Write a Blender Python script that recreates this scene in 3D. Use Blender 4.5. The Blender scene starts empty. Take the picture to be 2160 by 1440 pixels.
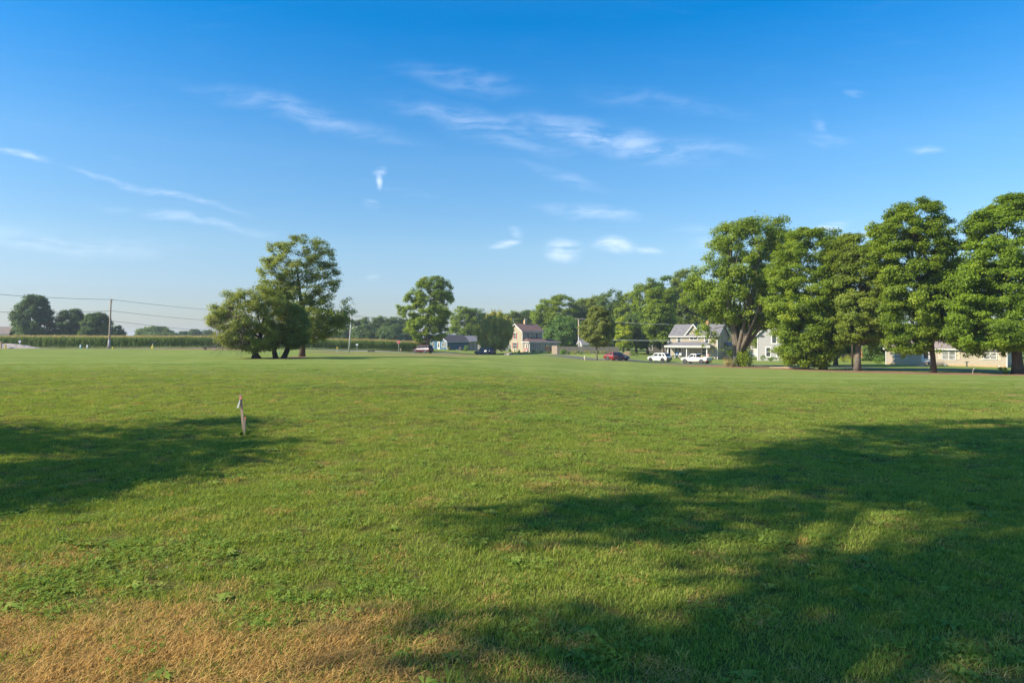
import bpy, math, random
import numpy as np
from mathutils import Vector, Matrix
R = math.radians
scene = bpy.context.scene
COL = scene.collection

# ------------------------------------------------------------------ camera, sky, sun, exposure
EYE = 1.7
HZ = 714.0                 # horizon row of the photograph
F = 1440.0                 # focal length in photograph pixels
cam_d = bpy.data.cameras.new('camera')
cam_d.sensor_width = 36; cam_d.lens = 24
cam_d.shift_y = -(720 - HZ) / 2160
cam_d.clip_start = 0.05; cam_d.clip_end = 8000
cam = bpy.data.objects.new('camera', cam_d); COL.objects.link(cam)
cam.location = (0, 0, EYE); cam.rotation_euler = (R(90), 0, 0)
scene.camera = cam

SUN_AZ = R(18)             # how far behind the picture plane the sun stands, on the left
SUN_EL = R(34)
SUNV = Vector((-math.cos(SUN_AZ) * math.cos(SUN_EL), -math.sin(SUN_AZ) * math.cos(SUN_EL), math.sin(SUN_EL)))
sun_d = bpy.data.lights.new('sun', 'SUN'); sun_d.energy = 3.6; sun_d.angle = R(0.55); sun_d.color = (1.0, 0.86, 0.66)
sun = bpy.data.objects.new('sun', sun_d); COL.objects.link(sun)
sun.rotation_euler = SUNV.to_track_quat('Z', 'Y').to_euler(); sun.location = (-40, -20, 40)

scene.view_settings.view_transform = 'Standard'
scene.view_settings.look = 'None'
scene.view_settings.gamma = 1
scene.view_settings.use_curve_mapping = False
scene.view_settings.exposure = 1.32
scene.render.engine = 'CYCLES'
scene.cycles.max_bounces = 6; scene.cycles.diffuse_bounces = 3; scene.cycles.transmission_bounces = 4
scene.cycles.use_denoising = True

class NT:
    """small helper round a node tree"""
    def __init__(s, tree): s.t = tree; s.n = tree.nodes; s.l = tree.links
    def new(s, kind, **kw):
        n = s.n.new(kind)
        for k, v in kw.items(): setattr(n, k, v)
        return n
    def put(s, sock, v):
        if isinstance(v, bpy.types.NodeSocket): s.l.new(v, sock)
        else: sock.default_value = v
    def m(s, op, a, b=0.0, c=0.0, clamp=False):
        n = s.new('ShaderNodeMath', operation=op); n.use_clamp = clamp
        s.put(n.inputs[0], a); s.put(n.inputs[1], b); s.put(n.inputs[2], c)
        return n.outputs[0]
    def mix(s, f, a, b, blend='MIX'):
        n = s.new('ShaderNodeMix', data_type='RGBA', blend_type=blend)
        s.put(n.inputs[0], f)
        for k, v in ((6, a), (7, b)):
            if isinstance(v, (tuple, list)) and len(v) == 3: v = (*v, 1)
            s.put(n.inputs[k], v)
        return n.outputs[2]
    def ramp(s, f, stops):
        n = s.new('ShaderNodeValToRGB'); e = n.color_ramp.elements
        while len(e) < len(stops): e.new(0.5)
        for q, (p, c) in zip(e, stops):
            q.position = p; q.color = (*c, 1) if len(c) == 3 else c
        s.put(n.inputs[0], f)
        return n.outputs[0]
    def smooth(s, x, a, b, lo=0.0, hi=1.0):
        n = s.new('ShaderNodeMapRange', interpolation_type='SMOOTHSTEP')
        s.put(n.inputs[0], x)
        for k, v in ((1, a), (2, b), (3, lo), (4, hi)): s.put(n.inputs[k], v)
        return n.outputs[0]
    def noise(s, vec, scale, detail=4.0, rough=0.55, dist=0.0):
        n = s.new('ShaderNodeTexNoise'); s.put(n.inputs['Vector'], vec)
        n.inputs['Scale'].default_value = scale; n.inputs['Detail'].default_value = detail
        n.inputs['Roughness'].default_value = rough; n.inputs['Distortion'].default_value = dist
        return n.outputs[0]
    def mapping(s, vec, scale=(1, 1, 1), loc=(0, 0, 0), rot=(0, 0, 0)):
        n = s.new('ShaderNodeMapping'); s.put(n.inputs[0], vec)
        n.inputs[1].default_value = loc; n.inputs[2].default_value = rot; n.inputs[3].default_value = scale
        return n.outputs[0]
    def sepxyz(s, v):
        n = s.new('ShaderNodeSeparateXYZ'); s.put(n.inputs[0], v); return n.outputs
    def comb(s, x, y, z):
        n = s.new('ShaderNodeCombineXYZ')
        for k, v in enumerate((x, y, z)): s.put(n.inputs[k], v)
        return n.outputs[0]

def build_world():
    w = bpy.data.worlds.new('World'); scene.world = w; w.use_nodes = True
    g = NT(w.node_tree); g.n.clear()
    sky = g.new('ShaderNodeTexSky', sky_type='NISHITA'); sky.sun_disc = False
    sky.sun_elevation = SUN_EL; sky.sun_rotation = R(-90 - 18)
    sky.altitude = 200; sky.air_density = 1.0; sky.dust_density = 0.6; sky.ozone_density = 2.2
    hs = g.new('ShaderNodeHueSaturation'); hs.inputs['Saturation'].default_value = 1.30; hs.inputs['Hue'].default_value = 0.497
    g.l.new(sky.outputs[0], hs.inputs['Color'])
    col = hs.outputs[0]
    zz = g.sepxyz(g.new('ShaderNodeTexCoord').outputs['Generated'])[2]
    col = g.mix(1.0, col, g.ramp(g.m('MAXIMUM', zz, 0.0), [(0.0, (.40, .44, .56)), (.06, (.50, .50, .60)), (.13, (.68, .65, .66)), (.25, (.64, .74, .78)), (.42, (.0, .66, .89)), (.65, (.55, .92, 1.0)), (1.0, (1, 1, 1))]), 'MULTIPLY')
    # thin cirrus: streaks and small puffs, placed by direction in the sky
    tc = g.new('ShaderNodeTexCoord').outputs['Generated']
    x, y, z = g.sepxyz(tc)[:3]
    ys = g.m('MAXIMUM', y, 0.05)
    u = g.m('DIVIDE', x, ys); v = g.m('DIVIDE', z, ys)
    front = g.smooth(y, 0.1, 0.3)
    uv = g.comb(u, v, 0.0)
    warp = g.new('ShaderNodeTexNoise'); g.put(warp.inputs['Vector'], uv)
    warp.inputs['Scale'].default_value = 9; warp.inputs['Detail'].default_value = 5
    wv = g.new('ShaderNodeVectorMath', operation='SUBTRACT'); g.l.new(warp.outputs['Color'], wv.inputs[0]); wv.inputs[1].default_value = (0.5, 0.5, 0.5)
    sc = g.new('ShaderNodeVectorMath', operation='SCALE'); g.l.new(wv.outputs[0], sc.inputs[0]); sc.inputs['Scale'].default_value = 0.035
    ad = g.new('ShaderNodeVectorMath', operation='ADD'); g.l.new(uv, ad.inputs[0]); g.l.new(sc.outputs[0], ad.inputs[1])
    wuv = ad.outputs[0]
    fibre = g.noise(g.mapping(wuv, scale=(5, 44, 1), rot=(0, 0, R(13))), 1.6, 8, 0.66)
    fluff = g.noise(g.mapping(wuv, scale=(9, 20, 1), rot=(0, 0, R(6))), 2.4, 6, 0.6)
    total = None
    #  px,  py,  rx, ry, tilt, strength, texture
    clouds = [(640, 240, 235, 26, 14, .25, 0), (1000, 250, 190, 30, 13, .27, 0), (1290, 290, 210, 32, 12, .46, 0),
              (985, 168, 130, 26, 10, .22, 0), (1450, 312, 150, 22, 4, .20, 0), (330, 402, 180, 8, 14, .42, 0),
              (45, 328, 75, 9, 12, .48, 0), (400, 462, 170, 12, 9, .30, 0), (130, 515, 260, 26, 3, .26, 0),
              (797, 362, 17, 8, -18, .55, 1), (794, 378, 7, 20, -8, .75, 1), (785, 434, 17, 11, 5, .52, 1), (1066, 518, 34, 9, -16, .85, 1),
              (1092, 488, 18, 14, 30, .38, 1), (1190, 530, 36, 26, 5, .85, 1), (1292, 520, 48, 18, 2, .80, 1),
              (1370, 528, 32, 9, 3, .62, 1), (1245, 446, 105, 17, 4, .46, 0), (1755, 477, 42, 10, -17, .85, 1),
              (1820, 492, 30, 9, -16, .5, 1), (1802, 199, 24, 8, 3, .38, 1), (1725, 262, 14, 24, -14, .24, 1),
              (1735, 292, 60, 14, 4, .18, 0), (1955, 313, 40, 9, 2, .30, 1), (785, 584, 18, 7, -6, .35, 1),
              (1480, 486, 60, 10, 3, .22, 0), (1195, 375, 90, 16, 18, .20, 0), (1500, 515, 40, 14, 3, .3, 1),
              (860, 405, 60, 10, 8, .16, 0), (1400, 215, 170, 22, 8, .14, 0), (1080, 300, 120, 20, 10, .2, 0)]
    for px, py, rx, ry, tilt, st, tex in clouds:
        mp = g.new('ShaderNodeMapping', vector_type='TEXTURE'); g.l.new(wuv, mp.inputs[0])
        mp.inputs[1].default_value = ((px - 1080) / F, (HZ - py) / F, 0)
        mp.inputs[2].default_value = (0, 0, -R(tilt))
        mp.inputs[3].default_value = (rx / F * 1.25, ry / F * 1.25, 1)
        ln = g.new('ShaderNodeVectorMath', operation='LENGTH'); g.l.new(mp.outputs[0], ln.inputs[0])
        d = ln.outputs['Value']
        msk = g.smooth(d, 0.0, 1.15, st, 0.0)
        total = msk if total is None else g.m('MAXIMUM', total, msk)
    tex = g.smooth(g.m('ADD', g.m('MULTIPLY', fibre, 0.6), g.m('MULTIPLY', fluff, 0.5)), 0.40, 0.70)
    veil = g.m('MULTIPLY', g.smooth(fibre, 0.5, 0.85), 0.05)
    amt = g.m('ADD', g.m('MULTIPLY', g.m('MULTIPLY', total, 1.45), tex), g.m('MULTIPLY', veil, g.smooth(v, 0.02, 0.2)))
    amt = g.m('MULTIPLY', g.m('MULTIPLY', amt, front), 0.44, clamp=True)
    col = g.mix(amt, col, (5.6, 5.9, 6.6))
    bg = g.new('ShaderNodeBackground'); bg.inputs['Strength'].default_value = 0.10
    g.l.new(col, bg.inputs['Color'])
    out = g.new('ShaderNodeOutputWorld'); g.l.new(bg.outputs[0], out.inputs[0])
build_world()

# ------------------------------------------------------------------ terrain
def zpy(d, py): return EYE - (py - HZ) * d / F
COLUMNS = {   # bearing (photo column): height along it
    -900: [(0, 0), (60, .1), (110, .1), (140, 0), (400, -.3)],
    0:    [(0, 0), (50, .05), (100, .18), (125, -.08), (400, -.3)],
    430:  [(0, 0), (60, .02), (100, .06), (125, -.12), (400, -.4)],
    640:  [(0, 0), (60, 0), (68, -.05), (100, -.42), (130, -.42), (142, -.55), (400, -.6)],
    760:  [(0, 0), (64, -.05), (105, zpy(105, 748)), (135, zpy(135, 744)), (150, zpy(150, 738)), (250, -.7), (400, -.6)],
    900:  [(0, 0), (66, -.1), (110, zpy(110, 750.5)), (140, zpy(140, 746)), (150, zpy(150, 745)), (176, zpy(176, 736.5)), (250, -.8), (400, -.6)],
    1020: [(0, 0), (66, -.3), (110, zpy(110, 753)), (132, zpy(132, 749.5)), (165, zpy(165, 748)), (178, zpy(178, 740)), (250, -1.3), (400, -.8)],
    1110: [(0, 0), (66, -.55), (120, zpy(120, 752)), (134, zpy(134, 748.6)), (150, zpy(150, 749.6)), (162, zpy(162, 747.6)), (175, zpy(175, 741.5)), (250, -1.5), (400, -1)],
    1258: [(0, 0), (66, -.95), (105, zpy(105, 761.5)), (117, zpy(117, 759)), (128, zpy(128, 760)), (136, zpy(136, 757.5)), (150, zpy(150, 745)), (250, -1.6), (400, -1)],
    1310: [(0, 0), (66, -1.1), (95, zpy(95, 765)), (109, zpy(109, 762)), (120, zpy(120, 760.5)), (150, zpy(150, 748)), (250, -1.9), (400, -1)],
    1390: [(0, 0), (66, -1.25), (100, zpy(100, 768.5)), (114, zpy(114, 766.5)), (126, zpy(126, 763)), (170, zpy(170, 750)), (250, -2.2), (400, -1)],
    1470: [(0, 0), (66, -1.35), (95, zpy(95, 773)), (110, zpy(110, 769)), (118, zpy(118, 766.5)), (150, zpy(150, 756)), (250, -2.4), (400, -1)],
    1557: [(0, 0), (66, -1.45), (95, zpy(95, 773)), (110, zpy(110, 768.5)), (144, zpy(144, 760)), (250, -2.7), (400, -1)],
    1808: [(0, 0), (62, -1.5), (76, zpy(76, 782)), (88, zpy(88, 777)), (110, zpy(110, 768.5)), (250, -2.7), (400, -1)],
    1967: [(0, 0), (60, -1.5), (70, zpy(70, 786)), (80, zpy(80, 780.5)), (110, zpy(110, 770)), (250, -2.7), (400, -1)],
    2137: [(0, 0), (56, -1.42), (66, zpy(66, 788.5)), (76, zpy(76, 784)), (102, zpy(102, 775)), (250, -2.7), (400, -1)],
    2900: [(0, 0), (50, -1.25), (60, -1.5), (100, -2.5), (250, -2.7), (400, -1)],
}
_dg = np.concatenate([np.arange(0, 200, 0.5), np.arange(200, 420, 2.0)])
_pk = np.array(sorted(COLUMNS))
_tab = []
for p in _pk:
    a = np.array(COLUMNS[p], float)
    zz = np.interp(_dg, a[:, 0], a[:, 1])
    if True:   # soften the corners
        k = np.exp(-0.5 * (np.arange(-14, 15) / 5.0) ** 2); k /= k.sum()
        zz = np.convolve(np.pad(zz, 14, mode='edge'), k, mode='valid')
    _tab.append(zz)
_tab = np.array(_tab)
def zfun(X, Y):
    X = np.asarray(X, float); Y = np.asarray(Y, float)
    Yc = np.maximum(Y, 1.0)
    px = np.clip(1080 + F * X / Yc, _pk[0], _pk[-1])
    i = np.clip(np.searchsorted(_pk, px) - 1, 0, len(_pk) - 2)
    t = (px - _pk[i]) / (_pk[i + 1] - _pk[i]); t = t * t * (3 - 2 * t)
    d = np.clip(Y, 0, 418)
    j = np.clip(np.searchsorted(_dg, d, side='right') - 1, 0, len(_dg) - 2)
    s = (d - _dg[j]) / (_dg[j + 1] - _dg[j])
    za = _tab[i, j] * (1 - s) + _tab[i, j + 1] * s
    zb = _tab[i + 1, j] * (1 - s) + _tab[i + 1, j + 1] * s
    z = za * (1 - t) + zb * t
    z = z + 0.012 * np.sin(X * 1.7 + 0.8 * np.sin(Y * .9)) * np.sin(Y * 1.3 + X * .4) + 0.02 * np.sin(X * .31 + 1) * np.sin(Y * .23)
    return z
def X_(px, d): return (px - 1080) / F * d
def G(px, d):
    x = X_(px, d); return Vector((x, d, float(zfun(x, d))))
def P(px, py, d): return Vector((X_(px, d), d, EYE + (HZ - py) / F * d))

# ------------------------------------------------------------------ materials
MATS = {}
def srgb(r, g, b):
    f = lambda c: (c / 255 / 12.92) if c / 255 <= .04045 else ((c / 255 + .055) / 1.055) ** 2.4
    return (f(r), f(g), f(b))
def mat(name, color, rough=0.6, var=0.12, scale=6.0, metal=0.0, bump=0.0, spec=0.5, coat=0.0, stretch=(1, 1, 1)):
    if name in MATS: return MATS[name]
    m = bpy.data.materials.new(name); m.use_nodes = True; g = NT(m.node_tree)
    b = g.n['Principled BSDF']
    oc = g.new('ShaderNodeTexCoord').outputs['Object']
    nz = g.noise(g.mapping(oc, scale=stretch), scale, 5, 0.6)
    lo = tuple(c * (1 - var) for c in color); hi = tuple(min(1, c * (1 + var)) for c in color)
    g.l.new(g.ramp(nz, [(0.3, lo), (0.7, hi)]), b.inputs['Base Color'])
    b.inputs['Roughness'].default_value = rough; b.inputs['Metallic'].default_value = metal
    b.inputs['Specular IOR Level'].default_value = spec
    if coat: b.inputs['Coat Weight'].default_value = coat; b.inputs['Coat Roughness'].default_value = .2
    if bump:
        bp = g.new('ShaderNodeBump'); bp.inputs['Strength'].default_value = bump; bp.inputs['Distance'].default_value = .03
        g.l.new(nz, bp.inputs['Height']); g.l.new(bp.outputs[0], b.inputs['Normal'])
    MATS[name] = m; return m
def siding(name, color, pitch=0.13, var=0.07, vertical=False, depth=.5):
    if name in MATS: return MATS[name]
    m = bpy.data.materials.new(name); m.use_nodes = True; g = NT(m.node_tree); b = g.n['Principled BSDF']
    oc = g.new('ShaderNodeTexCoord').outputs['Object']
    x, y, z = g.sepxyz(oc)[:3]
    co = g.m('ADD', x, y) if vertical else z
    saw = g.m('FRACT', g.m('DIVIDE', co, pitch))
    nz = g.noise(oc, 2.2, 6, .6)
    board = g.new('ShaderNodeTexWhiteNoise', noise_dimensions='1D'); g.put(board.inputs['W'], g.m('FLOOR', g.m('DIVIDE', co, pitch)))
    f = g.m('ADD', g.m('MULTIPLY', nz, .7), g.m('MULTIPLY', board.outputs[0], .3))
    c = g.ramp(f, [(0.25, tuple(q * (1 - var) for q in color)), (0.75, tuple(min(1, q * (1 + var)) for q in color))])
    c = g.mix(g.smooth(saw, 0.9, 1.0), c, tuple(q * .55 for q in color))
    g.l.new(c, b.inputs['Base Color']); b.inputs['Roughness'].default_value = .55
    bp = g.new('ShaderNodeBump'); bp.inputs['Strength'].default_value = depth; bp.inputs['Distance'].default_value = .02
    g.l.new(saw, bp.inputs['Height']); g.l.new(bp.outputs[0], b.inputs['Normal'])
    MATS[name] = m; return m
def glass(name='window_glass', tint=(.035, .045, .05)):
    if name in MATS: return MATS[name]
    m = bpy.data.materials.new(name); m.use_nodes = True; g = NT(m.node_tree); b = g.n['Principled BSDF']
    oc = g.new('ShaderNodeTexCoord').outputs['Object']
    nz = g.noise(oc, 1.3, 2)
    g.l.new(g.ramp(nz, [(.35, tuple(q * .6 for q in tint)), (.65, tuple(q * 1.5 for q in tint))]), b.inputs['Base Color'])
    b.inputs['Roughness'].default_value = .06; b.inputs['Specular IOR Level'].default_value = .7
    MATS[name] = m; return m
def foliage(name, dark, light, yellow=None, transl=.46, patch=.28, gain=2.45):
    if name in MATS: return MATS[name]
    dark, light = tuple(c * gain for c in dark), tuple(c * gain for c in light); yellow = tuple(c * gain for c in yellow) if yellow else None
    m = bpy.data.materials.new(name); m.use_nodes = True; g = NT(m.node_tree); g.n.clear()
    at = g.new('ShaderNodeAttribute', attribute_name='tint').outputs['Fac']
    pos = g.new('ShaderNodeNewGeometry').outputs['Position']
    nz = g.noise(pos, patch, 3, .6)
    f = g.m('ADD', g.m('MULTIPLY', at, .62), g.m('MULTIPLY', g.smooth(nz, .3, .7), .38))
    stops = [(0.05, dark), (0.75, light)]
    if yellow: stops.append((1.0, yellow))
    c = g.ramp(f, stops)
    d = g.new('ShaderNodeBsdfPrincipled'); g.l.new(c, d.inputs['Base Color']); d.inputs['Roughness'].default_value = .55
    d.inputs['Specular IOR Level'].default_value = .28
    t = g.new('ShaderNodeBsdfTranslucent'); g.l.new(g.mix(1.0, c, (1.5, 1.35, .55), 'MULTIPLY'), t.inputs['Color'])
    mx = g.new('ShaderNodeMixShader'); mx.inputs[0].default_value = transl
    g.l.new(d.outputs[0], mx.inputs[1]); g.l.new(t.outputs[0], mx.inputs[2])
    o = g.new('ShaderNodeOutputMaterial'); g.l.new(mx.outputs[0], o.inputs[0])
    MATS[name] = m; return m
def bark(name, c):
    if name in MATS: return MATS[name]
    m = bpy.data.materials.new(name); m.use_nodes = True; g = NT(m.node_tree); b = g.n['Principled BSDF']
    oc = g.new('ShaderNodeTexCoord').outputs['Object']
    nz = g.noise(g.mapping(oc, scale=(6, 6, .9)), 2.5, 6, .65)
    g.l.new(g.ramp(nz, [(.35, tuple(q * .45 for q in c)), (.68, tuple(q * 1.35 for q in c))]), b.inputs['Base Color'])
    b.inputs['Roughness'].default_value = .9
    bp = g.new('ShaderNodeBump'); bp.inputs['Strength'].default_value = .8; bp.inputs['Distance'].default_value = .05
    g.l.new(nz, bp.inputs['Height']); g.l.new(bp.outputs[0], b.inputs['Normal'])
    MATS[name] = m; return m

# ------------------------------------------------------------------ mesh helpers, naming helpers
class MB:
    def __init__(s): s.v = []; s.f = []
    def quad(s, a, b, c, d):
        n = len(s.v); s.v += [tuple(a), tuple(b), tuple(c), tuple(d)]; s.f.append((n, n + 1, n + 2, n + 3)); return s
    def poly(s, pts):
        n = len(s.v); s.v += [tuple(p) for p in pts]; s.f.append(tuple(range(n, n + len(pts)))); return s
    def ob(s, o, a, b, c):
        o, a, b, c = Vector(o), Vector(a), Vector(b), Vector(c)
        if a.cross(b).dot(c) < 0: a, b = b, a
        n = len(s.v)
        for k in (o, o + a, o + a + b, o + b): s.v.append(tuple(k))
        for k in (o, o + a, o + a + b, o + b): s.v.append(tuple(k + c))
        s.f += [(n + 3, n + 2, n + 1, n), (n + 4, n + 5, n + 6, n + 7), (n, n + 1, n + 5, n + 4), (n + 1, n + 2, n + 6, n + 5), (n + 2, n + 3, n + 7, n + 6), (n + 3, n, n + 4, n + 7)]
        return s
    def box(s, x0, x1, y0, y1, z0, z1): return s.ob((x0, y0, z0), (x1 - x0, 0, 0), (0, y1 - y0, 0), (0, 0, z1 - z0))
    def prism(s, pts, ext):
        ext = Vector(ext); pts = [Vector(p) for p in pts]; k = len(pts); n = len(s.v)
        nrm = sum(((pts[i] - pts[0]).cross(pts[i + 1] - pts[0]) for i in range(1, k - 1)), Vector())
        if nrm.dot(ext) < 0: pts.reverse()
        s.v += [tuple(p) for p in pts] + [tuple(p + ext) for p in pts]
        s.f.append(tuple(reversed(range(n, n + k)))); s.f.append(tuple(range(n + k, n + 2 * k)))
        for i in range(k):
            j = (i + 1) % k; s.f.append((n + i, n + j, n + k + j, n + k + i))
        return s
    def tube(s, pts, radii, n=6, cap=True):
        pts = [Vector(p) for p in pts]
        if not hasattr(radii, '__len__'): radii = [radii] * len(pts)
        base = len(s.v); up = Vector((0, 0, 1))
        for i, p in enumerate(pts):
            t = (pts[min(i + 1, len(pts) - 1)] - pts[max(i - 1, 0)])
            if t.length < 1e-9: t = up.copy()
            t.normalize(); a = t.cross(Vector((.21, .97, .1))) if abs(t.z) > .8 else t.cross(up)
            a.normalize(); b = t.cross(a)
            for k in range(n):
                an = 2 * math.pi * k / n
                s.v.append(tuple(p + (a * math.cos(an) + b * math.sin(an)) * radii[i]))
        for i in range(len(pts) - 1):
            for k in range(n):
                q = base + i * n
                s.f.append((q + k, q + (k + 1) % n, q + n + (k + 1) % n, q + n + k))
        if cap:
            s.f.append(tuple(reversed(range(base, base + n)))); e = base + (len(pts) - 1) * n; s.f.append(tuple(range(e, e + n)))
        return s
    def lathe(s, o, prof, n=12, cap=True):
        o = Vector(o); base = len(s.v)
        for r, z in prof:
            for k in range(n):
                a = 2 * math.pi * k / n; s.v.append((o.x + r * math.cos(a), o.y + r * math.sin(a), o.z + z))
        for i in range(len(prof) - 1):
            for k in range(n):
                q = base + i * n; s.f.append((q + k, q + (k + 1) % n, q + n + (k + 1) % n, q + n + k))
        if not cap: return s
        s.f.append(tuple(reversed(range(base, base + n)))); e = base + (len(prof) - 1) * n; s.f.append(tuple(range(e, e + n)))
        return s
    def build(s, name, m, parent=None, smooth=False):
        me = bpy.data.meshes.new(name); me.from_pydata(s.v, [], s.f); me.update()
        if m: me.materials.append(m)
        if smooth: me.polygons.foreach_set('use_smooth', [True] * len(me.polygons))
        o = bpy.data.objects.new(name, me); COL.objects.link(o)
        if parent: o.parent = parent
        return o
def tag(o, label=None, cat=None, group=None, kind=None):
    if label: o['label'] = label
    if cat: o['category'] = cat
    if group: o['group'] = group
    if kind: o['kind'] = kind
    return o
def thing(name, loc, label, cat, rz=0.0, group=None):
    o = bpy.data.objects.new(name, None); COL.objects.link(o); o.empty_display_size = .3
    o.location = loc; o.rotation_euler = (0, 0, rz)
    return tag(o, label, cat, group)
def kids(o): return [c for c in bpy.data.objects if c.parent == o]
def copy_tree(o, parent=None):
    c = o.copy(); COL.objects.link(c)
    if parent: c.parent = parent
    for ch in kids(o): copy_tree(ch, c)
    return c
def np_mesh(name, verts, quads, m, parent=None, attrs=None, tris=False):
    k = 3 if tris else 4
    me = bpy.data.meshes.new(name)
    nv, nf = len(verts), len(quads)
    me.vertices.add(nv); me.vertices.foreach_set('co', np.ascontiguousarray(verts, dtype=np.float32).ravel())
    me.loops.add(nf * k); me.loops.foreach_set('vertex_index', np.ascontiguousarray(quads, dtype=np.int32).ravel())
    me.polygons.add(nf); me.polygons.foreach_set('loop_start', np.arange(0, nf * k, k, dtype=np.int32))
    me.update(calc_edges=True)
    for an, av in (attrs or {}).items():
        a = me.attributes.new(an, 'FLOAT', 'POINT'); a.data.foreach_set('value', np.ascontiguousarray(av, dtype=np.float32))
    me.materials.append(m)
    o = bpy.data.objects.new(name, me); COL.objects.link(o)
    if parent: o.parent = parent
    return o

# ------------------------------------------------------------------ ground
def lawn_nodes(g):
    """shared colours of the turf by world position: green tone and straw"""
    pos = g.new('ShaderNodeNewGeometry').outputs['Position']
    big = g.noise(g.mapping(pos, scale=(1, 1, 0)), .22, 4, .6)
    mid = g.noise(g.mapping(pos, scale=(1, 1, 0)), 1.3, 4, .6)
    mow = g.noise(g.mapping(pos, scale=(.05, .42, 0), rot=(0, 0, R(5))), 1.0, 4, .6)
    f = g.m('ADD', g.m('ADD', g.m('MULTIPLY', big, .35), g.m('MULTIPLY', mid, .3)), g.m('MULTIPLY', mow, .45))
    return pos, f, big, mid, mow
def ground_material():
    m = bpy.data.materials.new('lawn_turf'); m.use_nodes = True; g = NT(m.node_tree); b = g.n['Principled BSDF']
    pos, f, big, mid, mow = lawn_nodes(g)
    fine = g.noise(g.mapping(pos, scale=(1, 1, 0)), 14, 5, .7)
    tuft = g.noise(g.mapping(pos, scale=(.5, 1.5, 0), rot=(0, 0, R(4))), 2.2, 5, .7)
    lines = g.noise(g.mapping(pos, scale=(.012, .55, 0), rot=(0, 0, R(7))), 1.0, 2, .5)
    f2 = g.m('ADD', f, g.m('ADD', g.m('MULTIPLY', g.m('SUBTRACT', fine, .5), .28), g.m('ADD', g.m('MULTIPLY', g.m('SUBTRACT', lines, .5), .38), g.m('MULTIPLY', g.m('SUBTRACT', tuft, .5), .22))))
    near = g.smooth(g.sepxyz(pos)[1], 22.0, 44.0)     # blades stand on bare thatch up close; beyond them the sheet itself is the turf
    thatch = g.ramp(fine, [(.3, (.065, .075, .018)), (.7, (.155, .150, .045))])
    green = g.ramp(f2, [(.32, (.098, .158, .032)), (.52, (.168, .225, .052)), (.72, (.262, .280, .092))])
    dry = g.new('ShaderNodeAttribute', attribute_name='dry').outputs['Fac']
    dirt = g.new('ShaderNodeAttribute', attribute_name='dirt').outputs['Fac']
    fin2 = g.noise(g.mapping(pos, scale=(1, 1, 0)), 5, 5, .7)
    dm = g.smooth(g.m('ADD', dry, g.m('MULTIPLY', g.m('SUBTRACT', fin2, .5), 1.1)), .35, .75)
    straw = g.ramp(fine, [(.3, (.12, .078, .03)), (.7, (.27, .18, .065))])
    c = g.mix(dm, g.mix(near, thatch, green), straw)
    em = g.smooth(g.m('ADD', dirt, g.m('MULTIPLY', g.m('SUBTRACT', fin2, .5), .7)), .38, .62)
    earth = g.ramp(g.noise(g.mapping(pos, scale=(.5, 1.6, 0)), 1.8, 5, .7), [(.32, (.17, .105, .06)), (.7, (.34, .22, .135))])
    c = g.mix(em, c, earth)
    g.l.new(c, b.inputs['Base Color']); b.inputs['Roughness'].default_value = .95; b.inputs['Specular IOR Level'].default_value = .02
    bp = g.new('ShaderNodeBump'); bp.inputs['Strength'].default_value = .55; bp.inputs['Distance'].default_value = .05
    g.l.new(g.m('ADD', fine, g.m('MULTIPLY', g.noise(pos, 45, 2), .5)), bp.inputs['Height']); g.l.new(bp.outputs[0], b.inputs['Normal'])
    return m
def seg_dist(X, Y, pts):
    d = np.full(X.shape, 1e9)
    for (x0, y0), (x1, y1) in zip(pts[:-1], pts[1:]):
        dx, dy = x1 - x0, y1 - y0
        t = np.clip(((X - x0) * dx + (Y - y0) * dy) / (dx * dx + dy * dy), 0, 1)
        d = np.minimum(d, np.hypot(X - x0 - t * dx, Y - y0 - t * dy))
    return d
def pxpts(l): return [(X_(p, d), d) for p, d in l]
DIRT = [  # strips of bare earth: points (photo column, distance), half width
    (pxpts([(2300, 61), (2160, 62.5), (2050, 65), (1960, 67.5), (1860, 71), (1790, 74)]), 1.9),
    (pxpts([(1690, 80), (1640, 83), (1600, 87), (1540, 94), (1500, 97), (1450, 101)]), 1.5),
    (pxpts([(1420, 103.5), (1395, 106)]), .5),
    (pxpts([(1310, 112), (1260, 113.5), (1215, 116), (1185, 118)]), .8),
    (pxpts([(772, 117), (830, 118), (890, 121), (930, 124)]), 2.4),
    (pxpts([(880, 124), (945, 127)]), 1.3),
    (pxpts([(0, 113), (70, 116), (120, 118)]), 1.4),
    (pxpts([(420, 112), (470, 112)]), 2.2),
    (pxpts([(690, 112), (730, 113)]), 1.2),
    (pxpts([(230, 122), (330, 122), (440, 122.5), (520, 124)]), 1.3),
    (pxpts([(520, 59), (560, 57.5), (600, 57), (640, 66)]), .55),
    (pxpts([(2138, 29.5), (2175, 29)]), .5),
    (pxpts([(715, 68), (640, 66)]), .4),
]
def dry_map(X, Y):
    a = 1.0 * np.exp(-(((X + 3.0) / 1.8) ** 2 + ((Y - 3.3) / 1.2) ** 2))
    a = a + .45 * np.exp(-(((X + 1.0) / 1.0) ** 2 + ((Y - 3.6) / .7) ** 2))
    a = a + .55 * np.exp(-(((X - 2.1) / .8) ** 2 + ((Y - 3.2) / .35) ** 2)) + .35 * np.exp(-(((X - .4) / 1.2) ** 2 + ((Y - 3.4) / .5) ** 2))
    a = a + .5 * np.exp(-(((X + 4.2) / .8) ** 2 + ((Y - 5.1) / .5) ** 2))
    return np.clip(a, 0, 1.1)
def axis(parts):
    out = []
    for a, b, s in parts: out.append(np.arange(a, b, s))
    return np.concatenate(out + [[parts[-1][1]]])
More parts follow.
